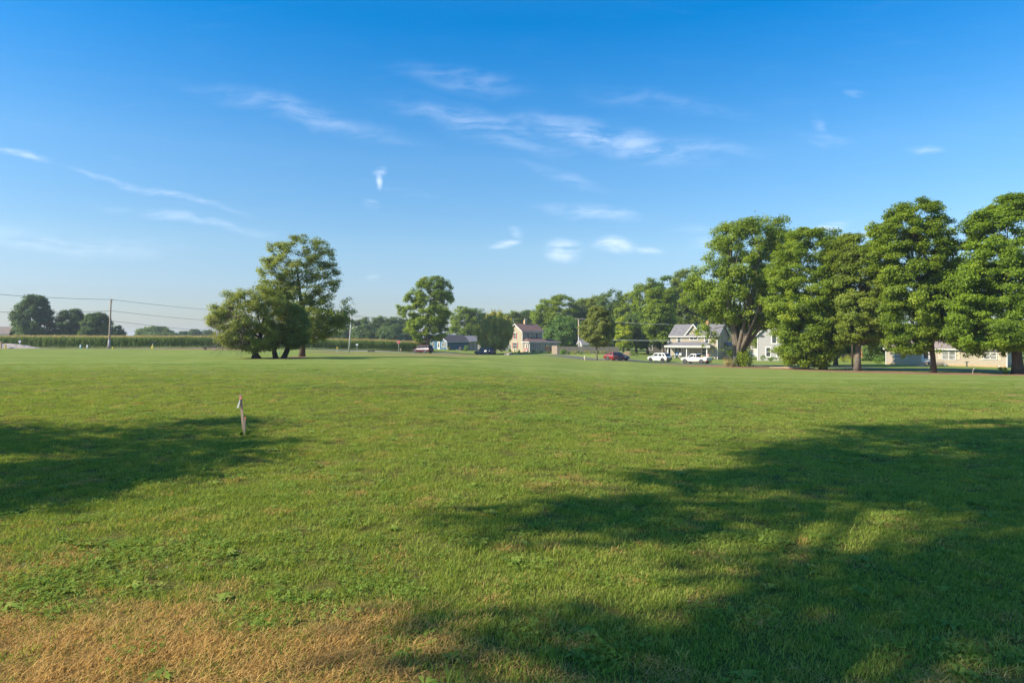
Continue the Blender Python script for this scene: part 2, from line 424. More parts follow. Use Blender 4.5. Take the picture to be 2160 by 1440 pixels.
def build_ground():
    xs = axis([(-4000, -1000, 300), (-1000, -200, 40), (-200, -110, 6), (-110, -14, 1.2), (-14, 14, .35), (14, 85, 1.0), (85, 200, 6), (200, 1000, 40), (1000, 4000, 300)])
    ys = axis([(-1500, -200, 100), (-200, -20, 10), (-20, 0, 1.0), (0, 16, .3), (16, 50, .7), (50, 185, 1.0), (185, 420, 6), (420, 1000, 40), (1000, 5000, 300)])
    X, Y = np.meshgrid(xs, ys); Z = zfun(X, Y)
    nx, ny = len(xs), len(ys)
    v = np.stack([X.ravel(), Y.ravel(), Z.ravel()], 1)
    i = np.arange((ny - 1) * (nx - 1)); r, c = i // (nx - 1), i % (nx - 1); q = r * nx + c
    f = np.stack([q, q + 1, q + nx + 1, q + nx], 1)
    dirt = np.zeros(X.shape)
    for pts, hw in DIRT: dirt = np.maximum(dirt, np.clip(1.25 - seg_dist(X, Y, pts) / hw * (.24 if pts[0][1] > 60 else .5), 0, 1))
    o = np_mesh('ground', v, f, ground_material(), attrs={'dirt': dirt.ravel(), 'dry': dry_map(X, Y).ravel()})
    o.data.polygons.foreach_set('use_smooth', [True] * len(o.data.polygons))
    tag(o, kind='structure')
build_ground()

def strip(name, pts, width, m, lift=.02, label=None, step=1.2):
    pts = [Vector((x, y, 0)) for x, y in pts]
    dense = []
    for k in range(len(pts) - 1):   # catmull-rom
        p0, p1, p2, p3 = pts[max(k - 1, 0)], pts[k], pts[k + 1], pts[min(k + 2, len(pts) - 1)]
        n = max(2, int((p2 - p1).length / step))
        for i in range(n):
            t = i / n
            dense.append(.5 * ((2 * p1) + (p2 - p0) * t + (2 * p0 - 5 * p1 + 4 * p2 - p3) * t * t + (3 * p1 - p0 - 3 * p2 + p3) * t ** 3))
    dense.append(pts[-1])
    V = []; nw = 6
    for i, p in enumerate(dense):
        t = (dense[min(i + 1, len(dense) - 1)] - dense[max(i - 1, 0)]).normalized(); nrm = Vector((-t.y, t.x, 0))
        for j in range(nw + 1):
            q = p + nrm * width * (j / nw - .5); V.append((q.x, q.y, float(zfun(q.x, q.y)) + lift))
    Fq = [(i * (nw + 1) + j, i * (nw + 1) + j + 1, (i + 1) * (nw + 1) + j + 1, (i + 1) * (nw + 1) + j) for i in range(len(dense) - 1) for j in range(nw)]
    b = MB(); b.v = V; b.f = Fq
    o = b.build(name, m, smooth=True); tag(o, label=label, kind='structure'); return o
asphalt = mat('worn_asphalt', (.105, .10, .097), .9, .25, 1.2, bump=.3)
pale_road = mat('pale_chip_road', (.27, .25, .22), .9, .22, 1.0, bump=.3)
concrete = mat('concrete', (.36, .34, .30), .85, .15, 3, bump=.2)
strip('road', [(78, 62), (64, 73), (52.5, 81.5), (46, 89.5), (39, 101), (32, 111), (24, 121), (11, 140), (1, 153), (-8, 160)], 5.6, asphalt, .03)
strip('side_road', [(-230, 124), (-130, 123), (-95, 124), (-70, 126.5), (-48, 136), (-34, 144), (-20, 149.5), (-9, 159.5)], 5.0, pale_road, .055)

# ------------------------------------------------------------------ trees
RNG = np.random.default_rng(7)
def wobble(rng):
    """random smooth 3D function, about -1..1"""
    k = rng.normal(size=(7, 3)); ph = rng.uniform(0, 6.28, 7)
    return lambda p, s: np.sin((p @ k.T) * s + ph).sum(1) / 2.9
LEAFV = np.array([(-.55, -.12, 0), (.30, -.46, .05), (.42, .46, -.03)])
def leaf_cards(pos, nrm, size, rng, tint, long=1.0):
    n = len(pos)
    t = rng.normal(size=(n, 3)); a = np.cross(nrm, t); a /= np.linalg.norm(a, axis=1)[:, None] + 1e-9
    b = np.cross(nrm, a)
    s = size * rng.uniform(.6, 1.35, n)[:, None]
    V = np.empty((n, 3, 3))
    for k, (lx, ly, lz) in enumerate(LEAFV): V[:, k] = pos + (a * lx * long + b * ly * 1.25 + nrm * lz) * s
    Q = np.arange(n * 3).reshape(n, 3)
    return V.reshape(-1, 3), Q, np.repeat(tint, 3)
def crown_mesh(parent, clumps, crad, center, nleaf, size, m, rng, flat=.55, out_w=.55, up_w=.5, rnd=.75, droop=0.0, name='crown', loose=.42):
    w = crad[:, 0] ** 2; w = w / w.sum()
    ci = rng.choice(len(clumps), nleaf, p=w)
    off = rng.normal(size=(nleaf, 3)); ln = np.linalg.norm(off, axis=1)[:, None]
    off = off / (ln + 1e-9) * (rng.uniform(0, 1, nleaf)[:, None] ** .45)
    pos = clumps[ci] + off * crad[ci]
    nl = int(nleaf * loose)      # leaves strung between neighbouring clumps
    if nl and len(clumps) > 8:
        dd = ((clumps[:, None] - clumps[None]) ** 2).sum(2); nb = np.argsort(dd, 1)[:, 1:7]
        cj = nb[ci[:nl], rng.integers(0, 6, nl)]; t = rng.uniform(0, 1, (nl, 1))
        pos[:nl] = clumps[ci[:nl]] * (1 - t) + clumps[cj] * t + rng.normal(size=(nl, 3)) * crad[ci[:nl]] * .42
    if droop: pos[:, 2] -= droop * rng.uniform(0, 1, nleaf) ** 1.5 * crad[ci][:, 0]
    out = pos - center; out /= np.linalg.norm(out, axis=1)[:, None] + 1e-9
    loc = off.copy(); loc[:, 2] += .25
    nrm = out * out_w + loc * .45 + rng.normal(size=(nleaf, 3)) * rnd * .6
    nrm[:, 2] += up_w
    if droop: nrm[:, 2] *= .25
    nrm /= np.linalg.norm(nrm, axis=1)[:, None] + 1e-9
    cl_t = rng.uniform(0, 1, len(clumps))
    tint = np.clip(.5 * cl_t[ci] + .5 * rng.uniform(0, 1, nleaf), 0, 1)
    V, Q, T = leaf_cards(pos, nrm, size, rng, tint, long=1.7 if droop else 1.0)
    return np_mesh(name, V, Q, m, parent, {'tint': T}, tris=True)
def bez(a, b, c, d, n):
    return [(1 - t) ** 3 * a + 3 * (1 - t) ** 2 * t * b + 3 * (1 - t) * t * t * c + t ** 3 * d for t in (i / n for i in range(n + 1))]
def limbs(mb, trunk, tr, clumps, rng, n, z_lo, r0=.35, twigs=3):
    """limbs rising from the trunk to foliage clumps, each splitting into twigs"""
    if len(clumps) == 0: return
    pick = rng.choice(len(clumps), min(n, len(clumps)), replace=False)
    tz = np.array([p.z for p in trunk])
    for k in pick:
        c = Vector(clumps[k])
        hd = math.hypot(c.x - trunk[-1].x, c.y - trunk[-1].y)
        z0 = max(z_lo, min(c.z - .75 * hd - .3, tz[-1] * .97)); z0 = min(z0, tz[-1] * .97)
        i = int(np.clip(np.searchsorted(tz, z0) - 1, 0, len(trunk) - 2)); t = (z0 - tz[i]) / max(1e-6, tz[i + 1] - tz[i])
        s = trunk[i].lerp(trunk[i + 1], t); rs = (tr[i] * (1 - t) + tr[i + 1] * t) * r0 * rng.uniform(.8, 1.25)
        d = c - s; L = d.length
        m1 = s + Vector((d.x * .30, d.y * .30, d.z * .22)) + Vector(rng.normal(size=3)) * L * .04
        m2 = s + Vector((d.x * .68, d.y * .68, d.z * .70)) + Vector(rng.normal(size=3)) * L * .06
        pts = bez(s, m1, m2, c, 6)
        mb.tube(pts, [max(.015, rs * (1 - .85 * q / 6)) for q in range(7)], 5, cap=False)
        near = np.argsort(((clumps - np.array(c)) ** 2).sum(1))[1:1 + twigs * 3]
        for q in near[rng.permutation(len(near))[:twigs]]:
            e = Vector(clumps[q]); st = pts[3 + int(rng.integers(0, 3))]
            mid = st.lerp(e, .5) + Vector((0, 0, .08 * L))
            mb.tube([st, mid, e], [max(.014, rs * .38), max(.012, rs * .22), .01], 4, cap=False)
def trunk_mesh(mb, pts, r, flare=1.5):
    rr = [q for q in r]; rr[0] *= flare
    mb.tube(pts, rr, 9, cap=True)
def profile_tree(name, px, d, prof, label, leaf_mat, bark_mat, nleaf, size, seed, cat='tree', group=None, trunk_px=8, trunk_top=None,
                 clump=None, nclump=150, flat=.6, hole=.25, lean=0.0, droop=0.0, n_limb=16, depth=.85, stems=None, extra=None, base_d=None, twig_mat=None, up_w=.5, shell=.45, wide=1.0):
    rng = np.random.default_rng(seed)
    base = G(px, d); k = d / F
    zrel = lambda py: EYE + (HZ - py) * k - base.z
    prof = sorted(prof, key=lambda r: -r[0])
    zs = np.array([zrel(r[0]) for r in prof]); cx = np.array([((r[1] + r[2]) / 2 - px) * k for r in prof]); rr = np.array([(r[2] - r[1]) / 2 * k for r in prof])
    H = zs[-1]; root = thing(name, base, label, cat, group=group)
    wf = wobble(rng); wh = wobble(rng)
    rmax = rr.max(); clump = (clump or max(.35, .21 * rmax)) * .82
    # sample foliage clumps in the volume, more on the outside
    nclump = int(nclump * 1.9); nleaf = int(nleaf * 3.7); size *= .70
    zt = np.linspace(zs[0], zs[-1], 60); wt = np.interp(zt, zs, rr) + .15 * rmax; wt /= wt.sum()
    n = nclump * 4
    z = rng.choice(zt, n, p=wt) + rng.uniform(-.5, .5, n) * (zt[1] - zt[0])
    a = rng.uniform(0, 2 * math.pi, n); r = np.interp(z, zs, rr)
    rad = np.sqrt(rng.uniform(shell ** 2, 1, n)) * np.maximum(r - clump * .18, .05)
    p = np.stack([np.cos(a) * rad, np.sin(a) * rad * depth, z], 1)
    s = 2.2 / rmax
    f = wide * (1 + .11 * wf(p, s)); p[:, 0] *= f; p[:, 1] *= f
    keep = wh(p, s * 1.35) > (-1.35 + 1.5 * hole)
    p = p[keep][:nclump]; p[:, 0] += np.interp(p[:, 2], zs, cx)
    cr = clump * rng.uniform(.6, 1.25, (len(p), 1)) * np.array([[1, 1, flat]])
    if droop: cr = clump * rng.uniform(.6, 1.2, (len(p), 1)) * np.array([[.8, .8, 1.3]])
    if extra:   # separate sprays: (px, py, radius in px)
        for ex, ey, er in extra:
            q = np.array([[(ex - px) * k, rng.uniform(-.4, .4) * rmax, zrel(ey)]])
            p = np.vstack([p, q]); cr = np.vstack([cr, er * k * np.array([[1, 1, .75]])])
    ctr = np.array([float(np.mean(cx)), 0, float(zs[0] + .42 * (H - zs[0]))])
    crown_mesh(root, p, cr, ctr, nleaf, size, leaf_mat, rng, flat=flat, droop=droop, up_w=up_w)
    mb = MB(); tp = trunk_px * k / 2
    ztop = zrel(trunk_top) if trunk_top else zs[0] + .62 * (H - zs[0])
    if stems:
        for st in stems:    # list of polylines in photo columns/rows, with a depth offset
            pts = [Vector(((sx - px) * k, sy_off * tp * 2, zrel(sy) if i else -.15)) for i, (sx, sy, sy_off) in enumerate(st['p'])]
            rs = [max(.03, tp * q) for q in st['r']]
            fine = []; fr = []
            for i in range(len(pts) - 1):
                for t in (0, .33, .66): fine.append(pts[i].lerp(pts[i + 1], t)); fr.append(rs[i] * (1 - t) + rs[i + 1] * t)
            fine.append(pts[-1]); fr.append(rs[-1])
            trunk_mesh(mb, fine, fr, 1.25)
            near = p[np.argsort(np.abs(p[:, 0] - fine[-1].x))[:max(6, len(p) // 2)]]
            limbs(mb, fine, fr, near, rng, n_limb // len(stems) + 1, fine[len(fine) // 2].z, .55)
    else:
        nt = 9; tx = np.interp(ztop, zs, cx); pts = []; rs = []
        for i in range(nt + 1):
            t = i / nt
            pts.append(Vector((tx * t ** 1.3 + lean * t + .05 * rmax * math.sin(3.1 * t + seed), .04 * rmax * math.sin(4 * t + seed * 2), -.15 + (ztop + .15) * t)))
            rs.append(tp * (1 - .72 * t ** 1.1) * (1.2 if i == 0 else 1))
        trunk_mesh(mb, pts, rs, 1.1)
        limbs(mb, pts, rs, p, rng, n_limb, max(zs[0] * .85, .5))
    mb.build('trunk', bark_mat, root, smooth=True)
    return root, p, zrel, k

GREEN = foliage('maple_leaf', (.037, .066, .007), (.106, .145, .014), (.165, .182, .018))
GREEN2 = foliage('bright_maple_leaf', (.032, .060, .006), (.092, .138, .010), (.140, .168, .014))
OLIVE = foliage('olive_leaf', (.055, .072, .016), (.122, .142, .034), (.165, .165, .050))
ELM = foliage('elm_leaf', (.042, .062, .014), (.110, .132, .030), (.150, .160, .042))
WILLOW = foliage('willow_leaf', (.075, .090, .018), (.165, .170, .036), (.205, .190, .045))
FAR = foliage('far_leaf', (.024, .050, .014), (.066, .100, .026), (.090, .115, .030))
FARL = foliage('far_dark_leaf', (.020, .044, .018), (.048, .080, .030), (.070, .100, .034))
YEL = foliage('yellow_green_leaf', (.080, .120, .010), (.170, .200, .016), (.240, .230, .020))
DULL = foliage('dull_maple_leaf', (.038, .062, .010), (.106, .138, .020), (.145, .162, .026))
FARG = foliage('cool_green_leaf', (.026, .058, .014), (.070, .118, .024), (.100, .140, .030))
BARK = bark('bark_brown', (.115, .088, .062)); BARKG = bark('bark_grey', (.165, .14, .11)); BARKD = bark('bark_dark', (.055, .045, .036))
TWIG = mat('dead_twig', (.20, .155, .125), .9, .25, 8)

def build_trees():
    T = profile_tree
    # --- the clump on the left of the lawn
    r, p, zrel, k = T('bushy_tree', 540, 58, [(606, 505, 562), (620, 470, 592), (640, 447, 604), (660, 441, 602), (680, 441, 600), (700, 447, 600), (718, 456, 604), (730, 480, 596), (738, 505, 575)],
      'broad low olive bushy tree with brown dead twigs, leftmost of the clump on the lawn', OLIVE, BARKD, 13500, .15, 11, trunk_px=13, nclump=200, clump=.58, hole=.34, n_limb=26,
      stems=[{'p': [(536, 757, 0), (540, 735, 0), (552, 700, .2), (560, 640, .2)], 'r': [1, .8, .6, .2]}, {'p': [(545, 757, .4), (530, 730, .3), (505, 700, 0), (480, 660, 0)], 'r': [.9, .6, .4, .15]}])
    rng = np.random.default_rng(5); mb = MB()
    for i in range(330):      # bare twigs hanging on the lower left
        sx, sy = rng.uniform(470, 545), rng.uniform(668, 735)
        a = Vector(((sx - 540) * k, rng.uniform(-1.6, .4) - .8, zrel(sy)))
        e = a + Vector((rng.uniform(-1.0, .5), rng.uniform(-.5, .3), rng.uniform(-.95, .35)))
        mid = a.lerp(e, .5) + Vector((0, 0, .12))
        mb.tube([a, mid, e], [.016, .011, .006], 3, cap=False)
    mb.build('dead_twigs', TWIG, r)['kind'] = 'stuff'
    T('bushy_tree', 589, 59.5, [(640, 596, 636), (655, 588, 650), (675, 584, 658), (695, 584, 660), (712, 588, 656), (724, 598, 644), (731, 606, 632)],
      'small grey green tree with two crossed trunks, in the middle of the lawn clump', ELM, BARKD, 7500, .15, 12, trunk_px=12, nclump=110, clump=.55, hole=.15,
      stems=[{'p': [(582, 758, 0), (578, 738, 0), (590, 715, 0), (600, 670, 0)], 'r': [1, .8, .6, .2]}, {'p': [(595, 758, .5), (604, 738, .5), (612, 715, .5), (625, 670, .4)], 'r': [1, .9, .6, .2]}])
    T('elm_tree', 634, 66, [(501, 612, 664), (512, 572, 694), (535, 552, 710), (560, 540, 718), (585, 539, 724), (603, 544, 718), (620, 550, 700), (640, 566, 708), (655, 584, 732), (680, 596, 732), (700, 602, 716), (718, 612, 700)],
      'tallest tree of the lawn clump with an open airy crown and a straight trunk', ELM, BARK, 12500, .19, 13, trunk_px=12, nclump=210, clump=.62, hole=.08, n_limb=34, trunk_top=560, flat=.55,
      extra=[(735, 638, 10), (745, 632, 8), (728, 648, 13), (740, 655, 11), (722, 664, 14), (735, 672, 10), (748, 660, 7), (744, 678, 8), (716, 690, 12), (571, 520, 9), (562, 512, 6), (548, 574, 9), (575, 530, 8)])
    # --- single maple by the blue house, willow
    T('maple_tree', 901, 158, [(586, 890, 942), (600, 882, 952), (615, 868, 956), (635, 858, 962), (655, 848, 962), (675, 846, 955), (700, 852, 946), (716, 872, 930)],
      'tall full maple standing beside the blue house, behind the maroon minivan', GREEN, BARKG, 12000, .42, 21, trunk_px=9, nclump=150, clump=1.05, hole=.36, n_limb=18,
      extra=[(846, 652, 8), (842, 646, 6), (850, 660, 9), (843, 662, 5), (870, 612, 8)])
    T('willow_tree', 1043, 165, [(660, 1030, 1064), (670, 1014, 1076), (685, 1007, 1081), (702, 1004, 1082), (718, 1004, 1080), (728, 1010, 1070)],
      'rounded weeping willow between the blue house and the two storey house', WILLOW, BARK, 12000, .30, 22, trunk_px=7, nclump=110, clump=1.0, hole=.15, droop=1.4)
    # --- behind the corn, left
    T('field_tree', 70, 190, [(624, 56, 90), (636, 44, 98), (650, 40, 102), (665, 30, 110), (680, 25, 117), (700, 23, 116), (711, 26, 112)],
      'tallest dark tree beyond the corn at the far left', FARL, BARKD, 9000, .55, 31, nclump=110, clump=1.5, hole=.2, group='trees beyond the corn on the left')
    T('field_tree', 148, 192, [(655, 136, 166), (668, 124, 176), (690, 118, 180), (711, 120, 178)],
      'round dark tree right of the tallest tree beyond the corn', FARL, BARKD, 6500, .5, 32, nclump=80, clump=1.3, hole=.12, group='trees beyond the corn on the left')
    T('field_tree', 205, 190, [(661, 190, 218), (672, 178, 226), (690, 172, 232), (711, 174, 232)],
      'round dark tree just left of the utility pole beyond the corn', FARL, BARKD, 6500, .5, 33, nclump=80, clump=1.3, hole=.1, group='trees beyond the corn on the left')
    T('field_tree', 247, 205, [(688, 240, 254), (695, 234, 260), (711, 236, 260)],
      'small thin tree just right of the utility pole beyond the corn', FARL, BARKD, 1400, .45, 34, nclump=26, clump=1.0, hole=.3, group='trees beyond the corn on the left')
    T('field_tree', 326, 300, [(690, 310, 336), (696, 296, 356), (703, 287, 368), (711, 284, 372)],
      'low broad green tree mound far beyond the corn', FAR, BARKD, 5000, .7, 35, nclump=80, clump=1.9, hole=.05, group='trees beyond the corn on the left')
    for i, (px, top, hw) in enumerate([(388, 701, 18), (412, 697, 17), (438, 698, 18)]):
        T('field_tree', px, 330, [(top, px - hw * .4, px + hw * .4), (top + 6, px - hw * .85, px + hw * .85), (712, px - hw, px + hw)],
          ['low far tree, the left one of three left of the lawn clump', 'low far tree, the middle one of three left of the lawn clump', 'low far tree partly behind the left edge of the lawn clump'][i],
          FARL, BARKD, 1800, .75, 40 + i, nclump=30, clump=1.8, hole=.1, group='trees beyond the corn on the left')
    # --- wood behind the corn between the clump and the maple: trees past picking apart one by one get neighbours' words
    wood = [(700, 668, 24), (722, 664, 26), (752, 676, 26), (780, 671, 25), (806, 669, 26), (832, 670, 24), (856, 676, 22), (768, 688, 26), (818, 690, 28)]
    wl = ['wood tree seen under the right bough of the tallest clump tree', 'wood tree right behind the street lamp', 'wood tree just right of the street lamp arm', 'fourth wood tree right of the street lamp pole',
          'rounded wood tree above the corn left of the stop sign', 'wood tree straight above the stop sign', 'wood tree just left of the single maple', 'lower wood tree in front between street lamp and stop sign', 'lower wood tree in front, close left of the stop sign']
    for i, (px, top, hw) in enumerate(wood):
        T('wood_tree', px, 262 if i > 6 else 275, [(top, px - hw * .45, px + hw * .45), (top + 9, px - hw * .85, px + hw * .85), (top + 24, px - hw, px + hw), (716, px - hw * .95, px + hw * .95)],
          wl[i], FAR, BARKD, 3000, .70, 50 + i, nclump=70, clump=1.7, hole=.05, group='trees of the wood behind the corn')
    # --- behind the houses
    back = [(978, 648, 30, 235, 'green tree behind the blue house roof, right of the maple'), (1008, 654, 26, 238, 'green tree behind the porch of the blue house'),
            (1050, 664, 26, 245, 'tree showing above the willow'), (1082, 657, 24, 240, 'tree behind the ridge of the two storey house'), (1112, 656, 22, 240, 'tree behind the chimney of the two storey house'),
            (1150, 634, 30, 212, 'spiky tall tree behind the right end of the two storey house'), (1185, 625, 34, 210, 'tallest full tree left of the crossarm utility pole'),
            (1190, 668, 40, 200, 'dense lower tree behind the privacy fence, left of the crossarm utility pole'),
            (1232, 632, 26, 216, 'tree behind the crossarm utility pole'), (1262, 625, 30, 214, 'tree rising behind the young street tree'), (1296, 614, 30, 208, 'tall tree right of the young street tree'),
            (1325, 618, 26, 205, 'tree above the red sedan in the back row'), (1368, 590, 34, 186, 'tall tree above the white crossover in the back row'), (1412, 584, 30, 184, 'tall tree behind the left end of the farmhouse'),
            (1446, 572, 30, 182, 'tall tree rising behind the middle of the farmhouse'), (1480, 590, 34, 184, 'tree behind the right gable of the farmhouse'),
            (1340, 665, 34, 178, 'dark shaded tree over the yard between fence and farmhouse'), (1640, 640, 50, 170, 'dark tree behind the grey house'), (1530, 640, 40, 180, 'tree seen between the trunks right of the farmhouse')]
    for i, (px, top, hw, d, lab) in enumerate(back):
        hw *= 1.18
        by = 745 if hw > 20 else 735
        T('yard_tree', px, d, [(top, px - hw * .35, px + hw * .35), (top + 10, px - hw * .75, px + hw * .75), (top + 34, px - hw, px + hw), (by - 30, px - hw, px + hw), (by - 14, px - hw * .8, px + hw * .8)],
          lab, (GREEN, FAR, DULL, FARG)[(i * 7 + i // 3) % 4], BARKG, 5600, .52, 80 + i, nclump=110, clump=1.5, hole=.16, group='tall trees behind the houses', trunk_px=6)
    T('yard_tree', 1398, 166, [(612, 1370, 1420), (640, 1352, 1425), (675, 1350, 1425), (705, 1362, 1418), (722, 1375, 1412)],
      'tree with a pale bare trunk standing just left of the farmhouse', GREEN, BARKG, 8000, .42, 101, trunk_px=7, nclump=90, clump=1.3, hole=.3)
    T('yellow_green_tree', 1314, 172, [(662, 1306, 1322), (676, 1300, 1332), (700, 1296, 1336), (722, 1298, 1330), (734, 1300, 1322)],
      'yellow green small tree in front of the dark yard trees, above the red sedan', YEL, BARKG, 3200, .36, 102, trunk_px=4, nclump=40, clump=.9, hole=.3)
    T('street_tree', 1258, 116, [(648, 1250, 1272), (662, 1238, 1286), (685, 1229, 1298), (705, 1228, 1300), (720, 1236, 1290), (730, 1246, 1274)],
      'young olive street tree with a thin pale trunk at the lawn edge', OLIVE, BARKG, 9000, .26, 103, trunk_px=3.4, nclump=100, clump=.75, hole=.15)
    # --- the row on the right
    T('cottonwood_tree', 1557, 95, [(464, 1632, 1664), (472, 1526, 1668), (488, 1506, 1670), (508, 1488, 1670), (530, 1476, 1668), (560, 1466, 1660), (600, 1452, 1655), (635, 1450, 1640), (655, 1470, 1646), (676, 1520, 1640), (690, 1560, 1628)],
      'big open tree with three pale stems on a thick flared base, beside the white pickup', GREEN, BARKG, 25000, .31, 61, trunk_px=22, wide=1.08, nclump=230, clump=1.05, hole=.42, n_limb=36, flat=.7,
      stems=[{'p': [(1557, 773, 0), (1557, 748, 0)], 'r': [1.15, .85]},
             {'p': [(1552, 753, 0), (1547, 718, 0), (1543, 670, .2), (1530, 560, .2)], 'r': [.36, .25, .2, .06]},
             {'p': [(1557, 752, .3), (1558, 720, .3), (1563, 660, .4), (1570, 540, .4)], 'r': [.34, .25, .18, .06]},
             {'p': [(1564, 753, 0), (1573, 720, 0), (1590, 675, -.2), (1615, 600, -.2), (1635, 520, -.2)], 'r': [.38, .29, .24, .16, .06]}],
      extra=[(1535, 668, 13), (1560, 655, 14), (1590, 662, 13), (1575, 680, 9), (1610, 690, 11), (1550, 630, 15), (1585, 630, 15), (1472, 690, 9), (1478, 700, 10), (1492, 694, 10), (1490, 708, 9), (1493, 720, 8), (1494, 730, 6), (1503, 704, 8), (1508, 712, 6), (1484, 688, 10), (1470, 704, 6),
             (1545, 742, 9), (1560, 738, 8), (1570, 744, 10), (1574, 735, 8), (1552, 748, 8), (1648, 470, 8), (1636, 474, 8), (1615, 480, 9), (1548, 470, 7)])
    T('maple_tree', 1738, 80, [(486, 1680, 1744), (498, 1660, 1764), (525, 1638, 1790), (565, 1624, 1802), (615, 1620, 1800), (665, 1622, 1796), (700, 1640, 1784), (730, 1652, 1766), (755, 1656, 1752), (768, 1680, 1744)],
      'dense rounded maple with boughs sweeping down to the grass, in front of the grey house', GREEN, BARKD, 40000, .25, 62, trunk_px=15, wide=1.08, nclump=330, clump=.95, hole=.1, n_limb=20, flat=.5, trunk_top=560,
      extra=[(1655, 745, 12), (1665, 758, 13), (1652, 765, 10), (1680, 765, 12), (1640, 735, 9), (1648, 750, 10), (1700, 768, 10), (1755, 772, 7), (1690, 755, 14), (1640, 740, 7), (1632, 742, 6)])
    T('maple_tree', 1808, 76, [(498, 1776, 1836), (512, 1756, 1862), (545, 1750, 1880), (595, 1752, 1884), (650, 1752, 1884), (695, 1762, 1874), (722, 1776, 1850)],
      'olive green maple with a clean grey trunk, between the densest maple and the locust', DULL, BARKG, 29000, .24, 63, trunk_px=13, wide=1.08, nclump=240, clump=.9, hole=.22, n_limb=26, flat=.5, trunk_top=540,
      extra=[(1770, 735, 9), (1850, 728, 10), (1838, 740, 8), (1780, 728, 10), (1865, 745, 7), (1858, 735, 9)])
    T('locust_tree', 1967, 70, [(423, 1912, 1958), (436, 1888, 1986), (462, 1858, 2006), (495, 1836, 2012), (545, 1842, 2006), (600, 1862, 1998), (650, 1866, 1990), (695, 1872, 1988), (725, 1884, 1966), (742, 1900, 1945)],
      'tall yellowish open tree with straight brown trunk, before the ranch house door', GREEN, BARK, 33000, .235, 64, trunk_px=11, wide=1.08, nclump=270, clump=.88, hole=.3, n_limb=30, flat=.5, trunk_top=520,
      extra=[(1885, 722, 15), (1905, 730, 15), (1930, 728, 15), (1955, 718, 13), (1985, 716, 13), (1890, 740, 9), (1948, 738, 9), (1915, 748, 8), (1922, 754, 7), (1905, 742, 9), (1890, 735, 9), (1840, 470, 7), (1848, 482, 8), (1835, 520, 9)])
    T('maple_tree', 2137, 66, [(417, 2110, 2176), (432, 2078, 2210), (462, 2044, 2240), (510, 2016, 2262), (575, 1996, 2276), (635, 1984, 2284), (685, 1988, 2284), (712, 2004, 2266), (735, 2030, 2240)],
      'huge bright green maple with a thick trunk at the right edge', GREEN2, BARK, 50000, .25, 65, trunk_px=21, nclump=400, clump=.98, hole=.2, n_limb=26, flat=.45, trunk_top=520,
      extra=[(1998, 716, 15), (2015, 726, 14), (2035, 728, 15), (2060, 730, 15), (2085, 732, 14), (2105, 736, 12), (2160, 735, 15), (2185, 738, 14), (2005, 742, 8), (2075, 752, 7), (2040, 742, 9), (2055, 748, 8), (2070, 738, 11), (2090, 745, 9), (2110, 748, 8), (2030, 735, 8), (2005, 728, 9), (2050, 452, 7), (2026, 470, 8)])
    # --- fillers behind the row
    for i, (px, d, top, bot, hw, lab) in enumerate([(1762, 104, 600, 742, 48, 'dark trunked tree behind the row, in front of the white shed'), (1852, 128, 640, 764, 34, 'bushy tree left of the ranch house'),
            (1930, 150, 560, 742, 70, 'tree behind the ranch house roof, on its left'), (2060, 150, 540, 745, 80, 'tree behind the ranch house roof, on its right'), (2190, 130, 520, 760, 90, 'tree beyond the right edge, behind the huge maple'),
            (1690, 150, 620, 752, 60, 'tree behind the densest maple')]):
        T('yard_tree', px, d, [(top, px - hw * .4, px + hw * .4), (top + 20, px - hw * .8, px + hw * .8), ((top + bot) / 2, px - hw, px + hw), (bot, px - hw * .85, px + hw * .85)],
          lab, FAR if i else GREEN, BARKD, 9000, .42, 120 + i, nclump=120, clump=1.3, hole=.1, group='trees behind the roadside row', trunk_px=9)
build_trees()

def lobe_tree(name, base, lobes, label, seed, nleaf, size=.16, tr=.3, group=None, limb_r=.4):
    """tree given by its boughs: list of (x, y, z, horizontal radius, vertical radius) in world metres"""
    rng = np.random.default_rng(seed)
    b = Vector((base[0], base[1], float(zfun(*base)))); root = thing(name, b, label, 'tree', group=group)
    C = []; CR = []
    for x, y, z, r, rz in lobes:
        n = max(6, int(9 * r * r))
        o = rng.normal(size=(n, 3)); o /= np.linalg.norm(o, axis=1)[:, None]; o *= rng.uniform(.35, 1, (n, 1)) ** .5
        c = np.array([x - b.x, y - b.y, z - b.z]) + o * np.array([r, r, rz])
        C.append(c); CR.append(np.repeat([[.75, .75, .45]], n, 0) * rng.uniform(.6, 1.2, (n, 1)))
    C = np.vstack(C); CR = np.vstack(CR)
    crown_mesh(root, C, CR, C.mean(0), nleaf, size, GREEN, rng)
    mb = MB(); zt = C[:, 2].min() + 1.0; cen = C.mean(0)
    pts = [Vector((cen[0] * .25 * t * t, cen[1] * .25 * t * t, -.15 + zt * t)) for t in np.linspace(0, 1, 8)]
    rs = [tr * (1.4 if i == 0 else 1 - .07 * i) for i in range(8)]
    trunk_mesh(mb, pts, rs)
    limbs(mb, pts, rs, C, rng, 26, zt * .8, limb_r)
    mb.build('trunk', BARK, root, smooth=True)
